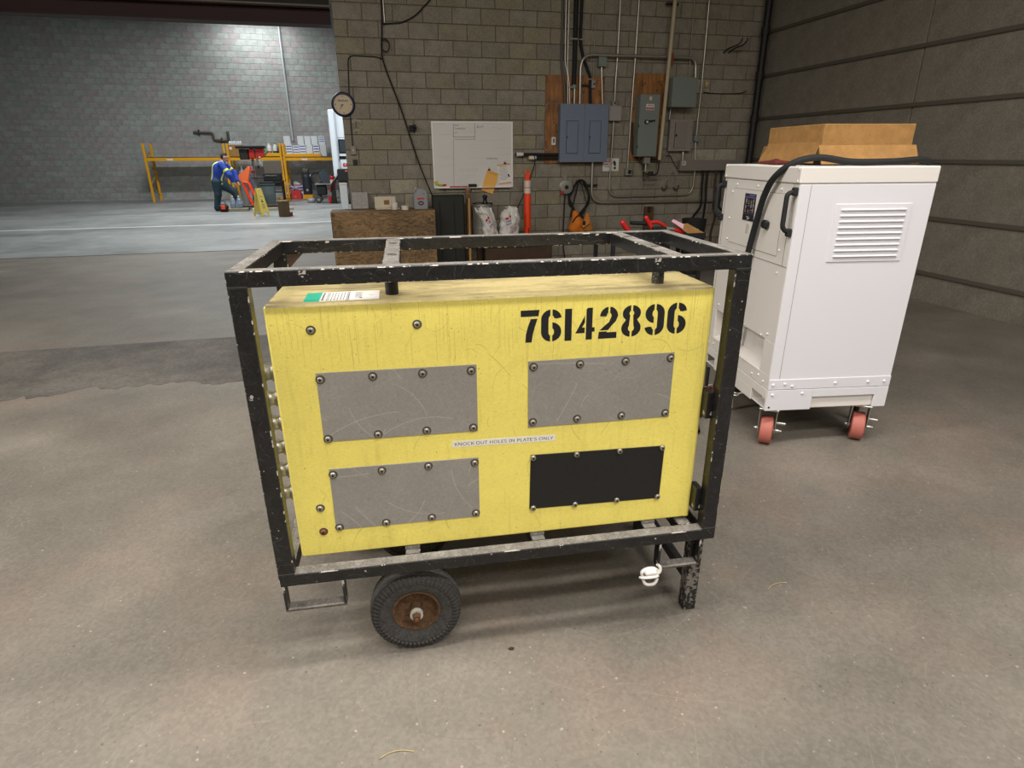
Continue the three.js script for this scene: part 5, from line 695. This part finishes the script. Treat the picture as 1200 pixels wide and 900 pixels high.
{ // coverall person
  const P = [-5.24, 0, -11.9]; const t = thing('person', 'person in blue coveralls with yellow reflective stripes bending over water jugs', 'person', P);
  const j = { pel: [0, .93, 0], chest: [.12, 1.28, 0], neck: [.24, 1.46, 0], head: [.34, 1.585, 0], shR: [.23, 1.38, .19], elR: [.44, 1.08, .27], wrR: [.53, .85, .2], shL: [.25, 1.38, -.19], elL: [.5, 1.12, -.22], wrL: [.58, .88, -.08], hipR: [.0, .9, .1], knR: [-.02, .5, .12], anR: [-.12, .1, .12], hipL: [.02, .9, -.1], knL: [.42, .58, -.06], anL: [.58, .1, -.04] };
  const skin = S(0xb98a6c, .6);
  const hand = (w, s) => { const b = []; const [x, y, z] = w; const d = [.035, -.06, -.03 * s]; b.push([[x, y, z], .026, [x + .012, y - .06, z - .01 * s], .034]); for (let k = 0; k < 4; k++) { const o = (k - 1.5) * .019, ln = [.062, .074, .068, .052][k]; const a = [x + .02, y - .08, z - .012 * s + o], m = [x + .034, y - .08 - ln * .5, z - .014 * s + o * 1.05], e = [x + .022, y - .08 - ln, z - .016 * s + o * 1.05]; b.push([a, .0095, m, .0088], [m, .0088, e, .0078]); } b.push([[x + .012, y - .035, z + .02 * s], .012, [x + .046, y - .07, z + .03 * s], .0095], [[x + .046, y - .07, z + .03 * s], .0095, [x + .055, y - .1, z + .018 * s], .0085]); return b; };
  const H = j.head, headB = [[[H[0] - .015, H[1] + .035, 0], .088, [H[0] + .01, H[1] + .02, 0], .085], [[H[0] + .02, H[1] - .04, 0], .062, [H[0] + .055, H[1] - .075, 0], .04], [j.neck, .058, [H[0] - .01, H[1] - .04, 0], .055], [[H[0] + .092, H[1] + .005, 0], .011, [H[0] + .112, H[1] - .03, 0], .016], [[H[0] + .075, H[1] - .068, -.02], .012, [H[0] + .075, H[1] - .068, .02], .012], [[H[0] - .005, H[1] + .012, .088], .016, [H[0] - .008, H[1] - .025, .086], .012], [[H[0] - .005, H[1] + .012, -.088], .016, [H[0] - .008, H[1] - .025, -.086], .012], [[H[0] + .078, H[1] + .03, -.03], .016, [H[0] + .078, H[1] + .03, .03], .016]];
  const bodyB = [[j.pel, .13, j.chest, .14], [j.chest, .14, j.neck, .075], [j.shR, .06, j.elR, .045], [j.elR, .045, j.wrR, .03], [j.shL, .06, j.elL, .045], [j.elL, .045, j.wrL, .03], [j.hipR, .09, j.knR, .06], [j.knR, .06, j.anR, .042], [j.hipL, .09, j.knL, .06], [j.knL, .06, j.anL, .042], [j.anR, .04, [.08, .04, .12], .034], [j.anL, .04, [.76, .04, -.04], .034]];
  const g = merge([softMesh(bodyB, 120, [-.6, -.05, -.95], 1.9), softMesh(headB, 90, [.12, 1.385, -.16], .34), softMesh(hand(j.wrR, 1), 80, [.43, .63, .08], .26), softMesh(hand(j.wrL, -1), 80, [.48, .66, -.2], .26)]);
  part(t, 'body', g, skin);
  const blue = S(0x1f3f9c, .8), hv = S(0xd8e05a, .5), suit = [[j.pel, .17, j.chest, .2], [[.11, 1.18, .08], .13, [.2, 1.33, .1], .125], [[.11, 1.18, -.08], .13, [.2, 1.33, -.1], .125], [j.chest, .18, [.22, 1.41, 0], .11], [j.shR, .1, j.elR, .09], [j.elR, .088, [.515, .89, .21], .064], [j.shL, .1, j.elL, .09], [j.elL, .088, [.565, .92, -.1], .064], [[0, .84, .07], .165, [0, .84, -.07], .165]];
  const onArm = (x, y, z, a, b) => { const dx = b[0] - a[0], dy = b[1] - a[1], dz = b[2] - a[2], u = ((x - a[0]) * dx + (y - a[1]) * dy + (z - a[2]) * dz) / (dx * dx + dy * dy + dz * dz); return u > .5 && u < .66 && Math.hypot(x - a[0] - dx * u, y - a[1] - dy * u, z - a[2] - dz * u) < .12; };
  const stripe = (x, y, z) => (y > .8 && y < .86) || (Math.abs(Math.abs(z) - .11) < .025 && y > .86 && x < .33 - (1.4 - y) * .2 && x > -.3) || onArm(x, y, z, j.shR, j.elR) || onArm(x, y, z, j.shL, j.elL);
  const jk = softMesh(suit, 150, [-.5, .5, -.75], 1.5), jp = jk.attributes.position, jn = jk.attributes.normal, bin = [[[], []], [[], []]];
  for (let i = 0; i < jp.count; i += 3) { const c = [0, 1, 2].map(k => (jp.array[i * 3 + k] + jp.array[i * 3 + 3 + k] + jp.array[i * 3 + 6 + k]) / 3), b = bin[stripe(...c) ? 1 : 0]; for (let k = 0; k < 9; k++) { b[0].push(jp.array[i * 3 + k]); b[1].push(jn.array[i * 3 + k]); } }
  bin.forEach(([p, n], i) => { const q = new THREE.BufferGeometry(); q.setAttribute('position', new THREE.Float32BufferAttribute(p, 3)); q.setAttribute('normal', new THREE.Float32BufferAttribute(n, 3)); part(t, i ? 'reflective_stripe' : 'jacket', q, i ? hv : blue); });
  const trous = [[[0, .86, .08], .165, j.knR, .1], [j.knR, .1, [-.12, .1, .12], .08], [[.02, .86, -.08], .165, j.knL, .106], [j.knL, .104, [.58, .1, -.04], .084]]; part(t, 'trousers', softMesh(trous, 100, [-.5, .02, -.6], 1.3), S(0x223a44, .85));
  const boots = [[[-.12, .13, .12], .066, [-.11, .062, .12], .06], [[-.11, .06, .12], .06, [.1, .052, .12], .052], [[.58, .13, -.04], .066, [.59, .062, -.04], .06], [[.59, .06, -.04], .06, [.79, .052, -.04], .052]]; part(t, 'boots', softMesh(boots, 90, [-.3, -.03, -.55], 1.25), M.blackRub);
  part(t, 'hair', softMesh([[[H[0] - .035, H[1] + .05, 0], .088, [H[0] + .005, H[1] + .06, 0], .082], [[H[0] - .07, H[1] + .0, 0], .055, [H[0] - .06, H[1] - .04, 0], .045]], 70, [.12, 1.405, -.18], .36), S(0x2c2018, .9));
  for (const s of [-1, 1]) part(t, 'eye', new THREE.SphereGeometry(.011, 10, 8), S(0x2a2420, .3), [H[0] + .084, H[1] + .012, s * .032]);
  const bag = thing('tool_pouch', 'black and orange tool bag standing between the person and the jugs', 'bag', [-5.1, 0, -11.45]); bag.scale.setScalar(.72); part(bag, 'bag_body', softMesh([[[-.08, .16, 0], .12, [.1, .16, 0], .12], [[-.08, .05, 0], .1, [.1, .05, 0], .1]], 40, [-.35, -.1, -.3], .62), M.blackRub, [0, .05, 0]); part(bag, 'bag_side', cbox(.16, .16, .03, .01), M.orange, [.02, .2, .14]); part(bag, 'carry_handle', hose([[-.1, .32, 0], [-.06, .44, 0], [.08, .44, 0], [.12, .32, 0]], .014, 20, 6), M.blackRub);
}
[[-4.83, 'clear water jug beside the person, left of the pair'], [-4.645, 'clear water jug beside the person, right of the pair']].forEach(([x, l]) => { const t = thing('water_jug', l, 'jug', [x, .09, -11.62]); const gl = new THREE.MeshPhysicalMaterial({ color: 0xa8b8c8, roughness: .12, transmission: .55, thickness: 0 }); part(t, 'jug_body', lathe([[0, 0], [.075, 0], [.085, .015], [.085, .09], [.078, .1], [.085, .11], [.085, .23], [.05, .3], [.028, .325], [.028, .35], [0, .35]], 24), gl); part(t, 'cap', cyl(.03, .03, .03, 16), plastic(0xd8dde4), [0, .365, 0]); part(t, 'label_band', lathe([[.0855, .13], [.0865, .135], [.0865, .2], [.0855, .205]], 20), plastic(0x8fa0b6)); });
solo('timber_block', 'short grey weathered timber block under the water jugs', 'timber', metreUV(cbox(.62, .09, .3, .006)), M.blocks[5], [-4.72, .045, -11.62]);
[[-3.95, .047, -12.03, 1.5, .03, 'long grey plank on the floor behind the yellow floor sign'], [-4.1, .119, -12.03, 1.1, .03, 'shorter dark plank stacked on the floor planks'], [-3.5, .047, -11.75, .9, .1, 'pale plank end lying beside the log stump']].forEach(([x, y, z, L, r, l], i) => solo('plank', l, 'plank', metreUV(cbox(L, .07, .16, .005)), [M.blocks[6], M.woodDark, M.blockPale][i], [x, y - .012, z], [0, r, 0]));
solo('white_bucket_lid', 'small white tub on the floor next to the planks', 'tub', lathe([[0, 0], [.085, 0], [.1, .16], [.106, .165], [.1, .17], [0, .17]], 24), M.white, [-3.98, 0, -10.4]);
{ // wet floor sign
  const t = thing('floor_sign', 'yellow folding A frame caution sign standing on the bright floor', 'sign', [-3.74, 0, -9.75], .9); const ym = S(0xd6c060, .6), tx = canvasTex(200, 420, c => { c.fillStyle = '#d6c060'; c.fillRect(0, 0, 200, 420); c.fillStyle = '#4a4632'; c.font = 'bold 30px sans-serif'; c.textAlign = 'center'; c.fillText('CAUTION', 100, 90); c.beginPath(); c.moveTo(100, 130); c.lineTo(150, 220); c.lineTo(50, 220); c.fill(); for (let i = 0; i < 4; i++) c.fillRect(40, 260 + i * 32, 120, 12); });
  for (const s of [-1, 1]) { const leaf = new THREE.Group(); leaf.name = 'sign_leaf'; leaf.position.set(0, .74, 0); leaf.rotation.x = -s * .2; t.add(leaf); part(leaf, 'leaf_board', extr([[-.15, -.75], [-.1, -.75], [-.08, -.66], [.08, -.66], [.1, -.75], [.15, -.75], [.1, 0], [-.1, 0]], .02), ym, [0, 0, s > 0 ? 0 : -.02]); const p = part(leaf, 'leaf_print', sheet(.17, .48, .001), print(tx, 0xd6c060), [0, -.36, s > 0 ? .021 : -.021]); if (s < 0) p.rotation.y = Math.PI; }
  part(t, 'hinge', cbox(.2, .03, .05, .008), ym, [0, .745, 0]);
}
{ const t = thing('log_stump', 'upright bark covered log stump on the bright floor', 'stump', [-3.07, 0, -9.35]); const pts = [[0, 0], [.15, 0], [.155, .02], [.148, .2], [.16, .4], [.155, .44], [0, .44]]; const g = lathe(pts, 26); const p = g.attributes.position; for (let i = 0; i < p.count; i++) { const a = Math.atan2(p.getZ(i), p.getX(i)), k = 1 + .06 * Math.sin(a * 3 + 1) + .04 * Math.sin(a * 9); p.setX(i, p.getX(i) * k); p.setZ(i, p.getZ(i) * k); } g.computeVertexNormals(); part(t, 'bark', g, S(0x5e4c36, .95, 0, { bumpMap: noiseBump, bumpScale: .01 })); part(t, 'cut_face', cyl(.145, .145, .006, 24), S(0x8a7454, .9), [0, .441, 0]); part(t, 'stub_wire', hose([[-.03, .44, 0], [-.035, .5, 0], [.02, .5, .01]], .006, 10, 5), M.galv); part(t, 'red_wedge', cbox(.06, .12, .1, .008), S(0x7c2a26, .7), [.19, .06, -.05]); }
{ // drill press head over stand
  const t = thing('drill_press', 'black and red drill press on a stand in front of the rack', 'machine tool', [-4.3, 0, -13]);
  part(t, 'belt_cover', cbox(.9, .085, .42, .02), M.blackGloss, [.03, 1.9, 0]); part(t, 'motor', cbox(.27, .33, .3, .02), M.black, [-.2, 1.68, 0]); part(t, 'head', cbox(.19, .3, .26, .02), plastic(0xa8201e, .4), [.05, 1.7, .02]); part(t, 'head', extr([[0, 0], [.2, .06], [.22, .3], [-.02, .3]], .24, .008), plastic(0xa8201e, .4), [.2, 1.55, -.1]);
  part(t, 'column', bar([.0, .06, -.06], [.02, 1.86, -.06], .042, 18), M.galv); part(t, 'quill', bar([.18, 1.56, .06], [.18, 1.32, .06], .03, 14), M.zinc); part(t, 'chuck', bar([.18, 1.34, .06], [.18, 1.24, .06], .034, 14, .02), M.steelDark); part(t, 'feed_knob', new THREE.SphereGeometry(.04, 14, 10), M.zinc, [.27, 1.58, .12]); part(t, 'feed_lever', bar([.2, 1.6, .12], [.32, 1.3, .16], .012, 8), M.zinc); part(t, 'table', cbox(.36, .05, .34, .008), M.steelDark, [.12, .95, .04]); part(t, 'table_arm', cbox(.12, .1, .12, .01), plastic(0x7a1c1c), [-.02, 1.15, -.02]); part(t, 'base', cbox(.42, .06, .5, .01), plastic(0x7a1c1c), [0, .03, 0]); part(t, 'pedestal', cbox(.14, .5, .14, .01), plastic(0x7a1c1c), [0, .3, -.06]);
}
{ const t = thing('shop_cart', 'black steel work stand stacked with dark boxes behind the grey bin', 'stand', [-4.02, 0, -14.9]); t.scale.y = .78; part(t, 'top', cbox(.8, .05, .5, .006), M.black, [0, .98, 0]); part(t, 'box_case', cbox(.6, .3, .4, .02), M.blackRub, [.05, 1.16, 0]); part(t, 'shelf', cbox(.76, .03, .46, .004), M.black, [0, .5, 0]); for (const x of [-.36, .36]) for (const z of [-.2, .2]) part(t, 'leg', cbox(.05, .96, .05, .004), M.black, [x, .48, z]); part(t, 'pale_strip', cbox(.4, .03, .02, .004), M.galv, [.02, 1.23, .21]); part(t, 'drawer', cbox(.7, .16, .03, .006), M.blackGloss, [0, .86, .24]); }
solo('foam_panel', 'grey panel standing on the dark boxes of the work stand', 'panel', cbox(.62, .44, .05, .01), S(0x5e564c, .85), [-3.93, 1.241, -14.95]);
{ const t = thing('waste_bin', 'large grey green square waste bin', 'bin', [-4.12, 0, -14.3]); part(t, 'bin_body', (() => { const g = new THREE.CylinderGeometry(.34, .27, .66, 4, 1); g.rotateY(Math.PI / 4); return g; })(), plastic(0x5c6a68, .7), [0, .33, 0]); part(t, 'bin_rim', cbox(.53, .05, .53, .012), plastic(0x39454a, .6), [0, .685, 0]); part(t, 'bag_liner', cbox(.47, .08, .47, .02), M.blackRub, [0, .74, 0]); }
{ // gas cylinders behind the person
  [[-4.9, .0, 'grey gas cylinder standing left behind the person'], [-4.62, -.4, 'blue grey gas cylinder behind the orange tool']].forEach(([x, dz, l]) => { const t = thing('gas_cylinder', l, 'cylinder', [x, 0, -14.4 + dz]); part(t, 'cylinder_body', lathe([[0, 0], [.12, 0], [.125, .02], [.125, 1.0], [.11, 1.1], [.05, 1.17], [.035, 1.2], [0, 1.2]], 24), S(dz ? 0x5c6470 : 0x6c6c68, .5)); part(t, 'valve', lathe([[0, 1.19], [.03, 1.19], [.03, 1.23], [.014, 1.24], [.014, 1.29], [0, 1.29]], 14), M.galv); }); }
{ const t = thing('orange_chute', 'orange plastic hopper on an orange tubular frame behind the person', 'tool', [-4.487, 0, -12.45]); part(t, 'hopper', extr([[-.32, -.08], [.12, .33], [.16, .25], [.02, -.18], [-.08, -.16], [-.3, .0]], .22, .01), S(0xf0703c, .55), [.02, .98, -.11]); part(t, 'frame_tube', hose([[-.08, .84, .1], [-.04, .6, .1], [.06, .25, .1], [.16, .04, .1], [.26, .05, .1], [.24, .28, .1], [.14, .6, .1], [.06, .82, .1], [-.04, .84, .1]], .028, 60, 8, true), M.orange); part(t, 'frame_tube', hose([[-.08, .84, -.1], [-.04, .6, -.1], [.06, .25, -.1], [.16, .04, -.1], [.26, .05, -.1], [.24, .28, -.1], [.14, .6, -.1], [.06, .82, -.1], [-.04, .84, -.1]], .028, 60, 8, true), M.orange); for (const [x, y] of [[.06, .25], [.2, .04], [-.06, .84]]) part(t, 'cross_tube', bar([x, y, -.1], [x, y, .1], .02, 8), M.orange); part(t, 'nozzle', cbox(.1, .06, .1, .01), M.red, [.17, 1.28, 0]); }
[[-4.55, -15.6, 'low yellow parking kerb left of the grey bin'], [-3.75, -15.8, 'low yellow parking kerb right of the grey bin'], [-2.98, -17.0, 'low yellow parking kerb under the dark barrel']].forEach(([x, z, l]) => solo('parking_kerb', l, 'kerb', extr([[-.2, 0], [.2, 0], [.17, .14], [-.17, .14]], .3, .01), M.yellowSteel, [x, .012, z]));
{ const t = thing('barrel', 'dark blue grey plastic barrel with white mark under the rack', 'barrel', [-3.0, .16, -17.25]); part(t, 'barrel_body', lathe([[0, 0], [.17, 0], [.18, .02], [.18, .26], [.188, .28], [.188, .31], [.18, .33], [.18, .6], [.188, .62], [.188, .65], [.18, .67], [.17, .82], [0, .82]], 30), plastic(0x2a3038, .5)); part(t, 'lid_bucket', lathe([[0, .82], [.13, .82], [.15, .98], [.155, .99], [0, .99]], 24), S(0x77756c, .7)); part(t, 'round_mark', tr(new THREE.TorusGeometry(.03, .012, 6, 18), 0, 0, 0), M.white, [.0, .17, .181]); part(t, 'handle', cbox(.05, .09, .04, .008), M.white, [.17, .72, .08]); part(t, 'stand', cyl(.2, .2, .02, 24), M.yellowSteel, [0, -.01, 0]); }
[[-3.72, .03, 'white printed sack with a tipped corner left of the red box', 1], [-3.34, -.25, 'white printed sack standing behind the red box', 2]].forEach(([x, dz, l, s]) => { const t = thing('salt_sack', l, 'sack', [x, 0, -17.3 + dz]); const tex = canvasTex(128, 160, c => { c.fillStyle = '#d4d0dc'; c.fillRect(0, 0, 128, 160); c.fillStyle = '#c46a7a'; c.fillRect(24, 34, 60, 14); c.fillStyle = '#5a54a8'; c.fillRect(46, 56, 54, 14); c.fillRect(30, 118, 60, 22); }); const g = softMesh([[[-.1, .12, 0], .13, [.1, .12, 0], .13], [[-.12, .4, 0], .12, [.08, .38, 0], .12], [[-.14, .55, 0], .08, [.0, .5, 0], .08]], 44, [-.4, -.08, -.4], .8); const p = g.attributes.position, uv = new Float32Array(p.count * 2); for (let i = 0; i < p.count; i++) { uv[i * 2] = .5 + p.getX(i) / .52; uv[i * 2 + 1] = p.getY(i) / .66; } g.setAttribute('uv', new THREE.BufferAttribute(uv, 2)); part(t, 'sack_body', g, S(0xffffff, .8, 0, { map: tex }), [0, .01, 0]); part(t, 'sack_seam', hose([[-.2, .63, 0], [-.1, .645, .01], [.04, .58, 0]], .01, 12, 6), S(0xc8c4d0, .8)); });
{ const t = thing('red_box', 'red square cardboard box on the far floor before the sacks', 'box', [-3.43, 0, -17.0]); part(t, 'carton_body', cbox(.37, .33, .3, .006), plastic(0xc83230, .6), [0, .165, 0]); part(t, 'top_flap', cbox(.37, .004, .14, .001), plastic(0xb02826, .6), [0, .333, .07]); part(t, 'pale_mark', cbox(.08, .05, .002, .0005), S(0xd87870, .6), [-.04, .1, .151]); part(t, 'pull_handle', hose([[-.06, .335, 0], [-.04, .37, 0], [.04, .37, 0], [.06, .335, 0]], .008, 12, 6), M.black); }
{ // pressure washer with slanted hood
  const t = thing('floor_machine', 'dark walk behind floor machine with slanted hood and black wheels', 'machine', [-2.2, 0, -14.6]); part(t, 'deck', cbox(.62, .05, .5, .01), M.galv, [.0, .66, 0]); part(t, 'hood', extr([[-.12, .3], [.04, .48], [.3, .06], [.2, 0], [0, 0]], .36, .02), plastic(0x3a444c, .5), [.0, .68, -.18]); part(t, 'engine', cbox(.34, .36, .4, .03), M.blackRub, [-.08, .45, 0]); part(t, 'hose_loop', tr(new THREE.TorusGeometry(.2, .025, 8, 30), -.22, .86, .06), M.blackRub); for (const z of [.26, -.26]) part(t, 'side_wheel', (() => { const q = lathe([[.05, -.04], [.12, -.04], [.13, -.02], [.13, .02], [.12, .04], [.05, .04]], 28); q.rotateX(Math.PI / 2); return q; })(), M.tyreBlock, [-.22, .13, z]); for (const z of [.26, -.26]) part(t, 'wheel_hub', tr(cyl(.055, .055, .07, 16), -.22, .13, z, Math.PI / 2), M.galv); part(t, 'rear_wheel', tr(cyl(.12, .12, .08, 24), .3, .12, .2, Math.PI / 2), M.blackRub); part(t, 'frame', bar([-.22, .13, 0], [.32, .3, .1], .03, 8), M.galv); part(t, 'red_bracket', cbox(.1, .12, .3, .01), M.red, [.24, .44, .1]); part(t, 'front_foot', cbox(.12, .2, .2, .02), M.red, [.19, .12, .2]); part(t, 'grey_tub', lathe([[0, 0], [.12, 0], [.14, .16], [0, .16]], 20), plastic(0x8a8e94), [-.5, 0, .0]); }
{ const t = thing('fire_extinguisher', 'red fire extinguisher standing by the floor machine next to the truck', 'extinguisher', [-1.86, .56, -14.2]); part(t, 'cylinder_body', lathe([[0, 0], [.08, 0], [.085, .015], [.085, .32], [.06, .38], [.03, .4], [0, .4]], 24), plastic(0xb81c1c, .3)); part(t, 'valve_head', cbox(.05, .05, .09, .008), M.black, [0, .42, 0]); part(t, 'lever', cbox(.025, .012, .13, .003), M.zinc, [0, .46, .03]); part(t, 'instruction_label', lathe([[.0855, .12], [.0862, .125], [.0862, .25], [.0855, .255]], 24), S(0xd0c8c0, .6)); part(t, 'discharge_hose', hose([[0, .42, .05], [.09, .4, .08], [.11, .25, .07], [.1, .12, .06]], .012, 20, 6), M.black); part(t, 'stand', cbox(.16, .54, .16, .006), M.steelDark, [0, -.28, 0]); part(t, 'stand_foot', cbox(.26, .02, .26, .003), M.steelDark, [0, -.55, 0]); }
{ // white truck
  const t = thing('truck', 'white boxy truck with dark side window and black wheel arch, half behind the wall', 'truck', [-1.76, 0, -13.7]); const w = S(0xdfe6ee, .35);
  part(t, 'body', cbox(2.5, 2.15, 2.5, .04), w, [1.35, 2.04, -1.31]); part(t, 'corner_pillar', cbox(.2, 2.2, .16, .03), w, [.1, 2.0, -.02], [0, 0, 0]); part(t, 'upper_panel', cbox(1.9, .9, .03, .01), w, [1.18, 2.66, -.045]); part(t, 'door_panel', cbox(.9, 1.0, .05, .015), w, [.7, 1.68, -.04]);
  const wn = part(t, 'window', cbox(.62, .46, .02, .05), M.blackGloss, [.56, 1.93, -.008]); part(wn, 'window_glass', cbox(.54, .38, .012, .004), S(0x39424a, .12), [0, 0, .008]);
  part(t, 'grille_slot', cbox(.24, .1, .02, .008), M.blackGloss, [.35, 1.56, -.01]); part(t, 'red_badge', cbox(.17, .11, .012, .006), plastic(0xc03030, .4), [.42, 1.32, -.01]); part(t, 'badge_mark', extr([[-.03, .03], [0, -.03], [.03, .03], [.012, .03], [0, .0], [-.012, .03]], .004), M.white, [.42, 1.32, -.004]);
  part(t, 'bumper', cbox(2.3, .42, .5, .03), M.blackRub, [1.27, .98, -.05]); part(t, 'marker_lamp', cbox(.08, .05, .02, .006), plastic(0xd86a40, .4), [.43, 1.12, .2]); part(t, 'chassis', cbox(1.8, .3, 2.2, .02), M.blackRub, [1.4, .72, -1.4]);
  for (const [x, z] of [[.42, -.1], [2.3, -.1], [.42, -2.1], [2.3, -2.1]]) { const g = new THREE.Group(); g.name = 'road_wheel'; g.position.set(x, .48, z); g.rotation.y = .55; t.add(g); const q = lathe([[.26, -.12], [.42, -.13], [.46, -.1], [.48, -.05], [.48, .05], [.46, .1], [.42, .13], [.26, .12]], 40); q.rotateZ(Math.PI / 2); part(g, 'tyre', q, M.tyreBlock); part(g, 'rim', tr(cyl(.27, .27, .18, 28), 0, 0, 0, 0, 0, Math.PI / 2), M.galv); part(g, 'hub', tr(cyl(.09, .1, .26, 18), 0, 0, 0, 0, 0, Math.PI / 2), M.steelDark); }
  part(t, 'fender', tr(new THREE.TorusGeometry(.56, .045, 8, 30, Math.PI), 0, 0, 0, 0, .25), M.blackGloss, [.42, .46, .06]);
}
{ const t = thing('wall_conduit', 'dark pipe elbow fixed high on the far wall at the left', 'pipe', [-6.6, 2.2, -18.12]); part(t, 'pipe_run', pipe([[-.5, .3, 0], [.2, .28, 0], [.2, .02, 0], [.75, -.02, 0], [.75, .34, 0]], .05, .1, 30, 10), S(0x4a463e, .7)); for (const x of [-.3, .5]) part(t, 'pipe_clamp', cbox(.04, .2, .12, .006), M.steelDark, [x, x < 0 ? .3 : .0, -.01]); }
{ const t = thing('wall_pipe', 'vertical white pipe running down the far block wall', 'pipe', [-3.42, 3.2, -18.13]); part(t, 'pipe_run', bar([.0, -1.0, 0], [.0, 3.2, 0], .035, 10), S(0xb9bcc0, .5)); for (const y of [.4, 2]) part(t, 'pipe_clamp', cbox(.11, .03, .05, .004), M.galv, [0, y, -.03]); }
// a straw-like offcut or two on the near floor
[[-.84, 8.16, -.05, 'pale curled wire offcut lying on the floor in front'], [.71, 7.78, .12, 'pale curled wire offcut lying on the floor to the right']].forEach(([x, z, r, l]) => solo('wire_offcut', l, 'wire', hose([[-.048, .003, .008], [-.02, .003, -.004], [.015, .003, -.006], [.05, .003, .004]], .0014, 16, 5), S(0xb8a878, .6), [x, 0, z], [0, r, 0]));
{ const g = extr(Array.from({ length: 12 }, (_, i) => [(.006 + .009 * NZ[i * 31]) * Math.cos(i / 12 * 6.283), (.006 + .009 * NZ[i * 31]) * .7 * Math.sin(i / 12 * 6.283)]), .003); g.rotateX(-Math.PI / 2); solo('grease_clod', 'small dark brown clod of dirt on the floor in front of the machine', 'dirt', g, S(0x33281c, .8), [-.42, 0, 7.85]); }

function softMesh(bones, res, lo, size) { // joined tapered capsules as one smooth surface
  const mc = new MarchingCubes(res, new THREE.MeshStandardMaterial(), false, false, 200000); mc.isolation = 0;
  const k = Math.max(.008, size * .012); const f = mc.field, n = res, C = bones.map(([a, ra, b, rb]) => [a, ra, b, rb, b[0] - a[0], b[1] - a[1], b[2] - a[2]]);
  for (let z = 0; z < n; z++) for (let y = 0; y < n; y++) for (let x = 0; x < n; x++) {
    const X = lo[0] + size * x / n, Y = lo[1] + size * y / n, Z = lo[2] + size * z / n; let s = 0, dm = 1e9; const ds = [];
    for (const [a, ra, b, rb, dx, dy, dz] of C) { const px = X - a[0], py = Y - a[1], pz = Z - a[2], L = dx * dx + dy * dy + dz * dz || 1e-9; const t = Math.min(1, Math.max(0, (px * dx + py * dy + pz * dz) / L)); const d = Math.hypot(px - dx * t, py - dy * t, pz - dz * t) - (ra + (rb - ra) * t); ds.push(d); if (d < dm) dm = d; }
    if (dm < size * .1) { for (const d of ds) if (d - dm < k * 12) s += Math.exp(-(d - dm) / k); dm -= k * Math.log(s); }
    f[x + n * y + n * n * z] = -dm;
  }
  mc.update(); const c = mc.count, pos = mc.positionArray.slice(0, c * 3), nor = mc.normalArray.slice(0, c * 3), g = new THREE.BufferGeometry();
  for (let i = 0; i < c; i++) for (let a = 0; a < 3; a++) pos[i * 3 + a] = lo[a] + size * (pos[i * 3 + a] + 1) / 2;
  g.setAttribute('position', new THREE.BufferAttribute(pos, 3)); g.setAttribute('normal', new THREE.BufferAttribute(nor, 3)); g.setAttribute('uv', new THREE.BufferAttribute(new Float32Array(c * 2), 2)); return g;
}

scene.traverse(o => { if (o.isMesh) { o.castShadow = true; o.receiveShadow = true; } });
renderer.render(scene, camera);
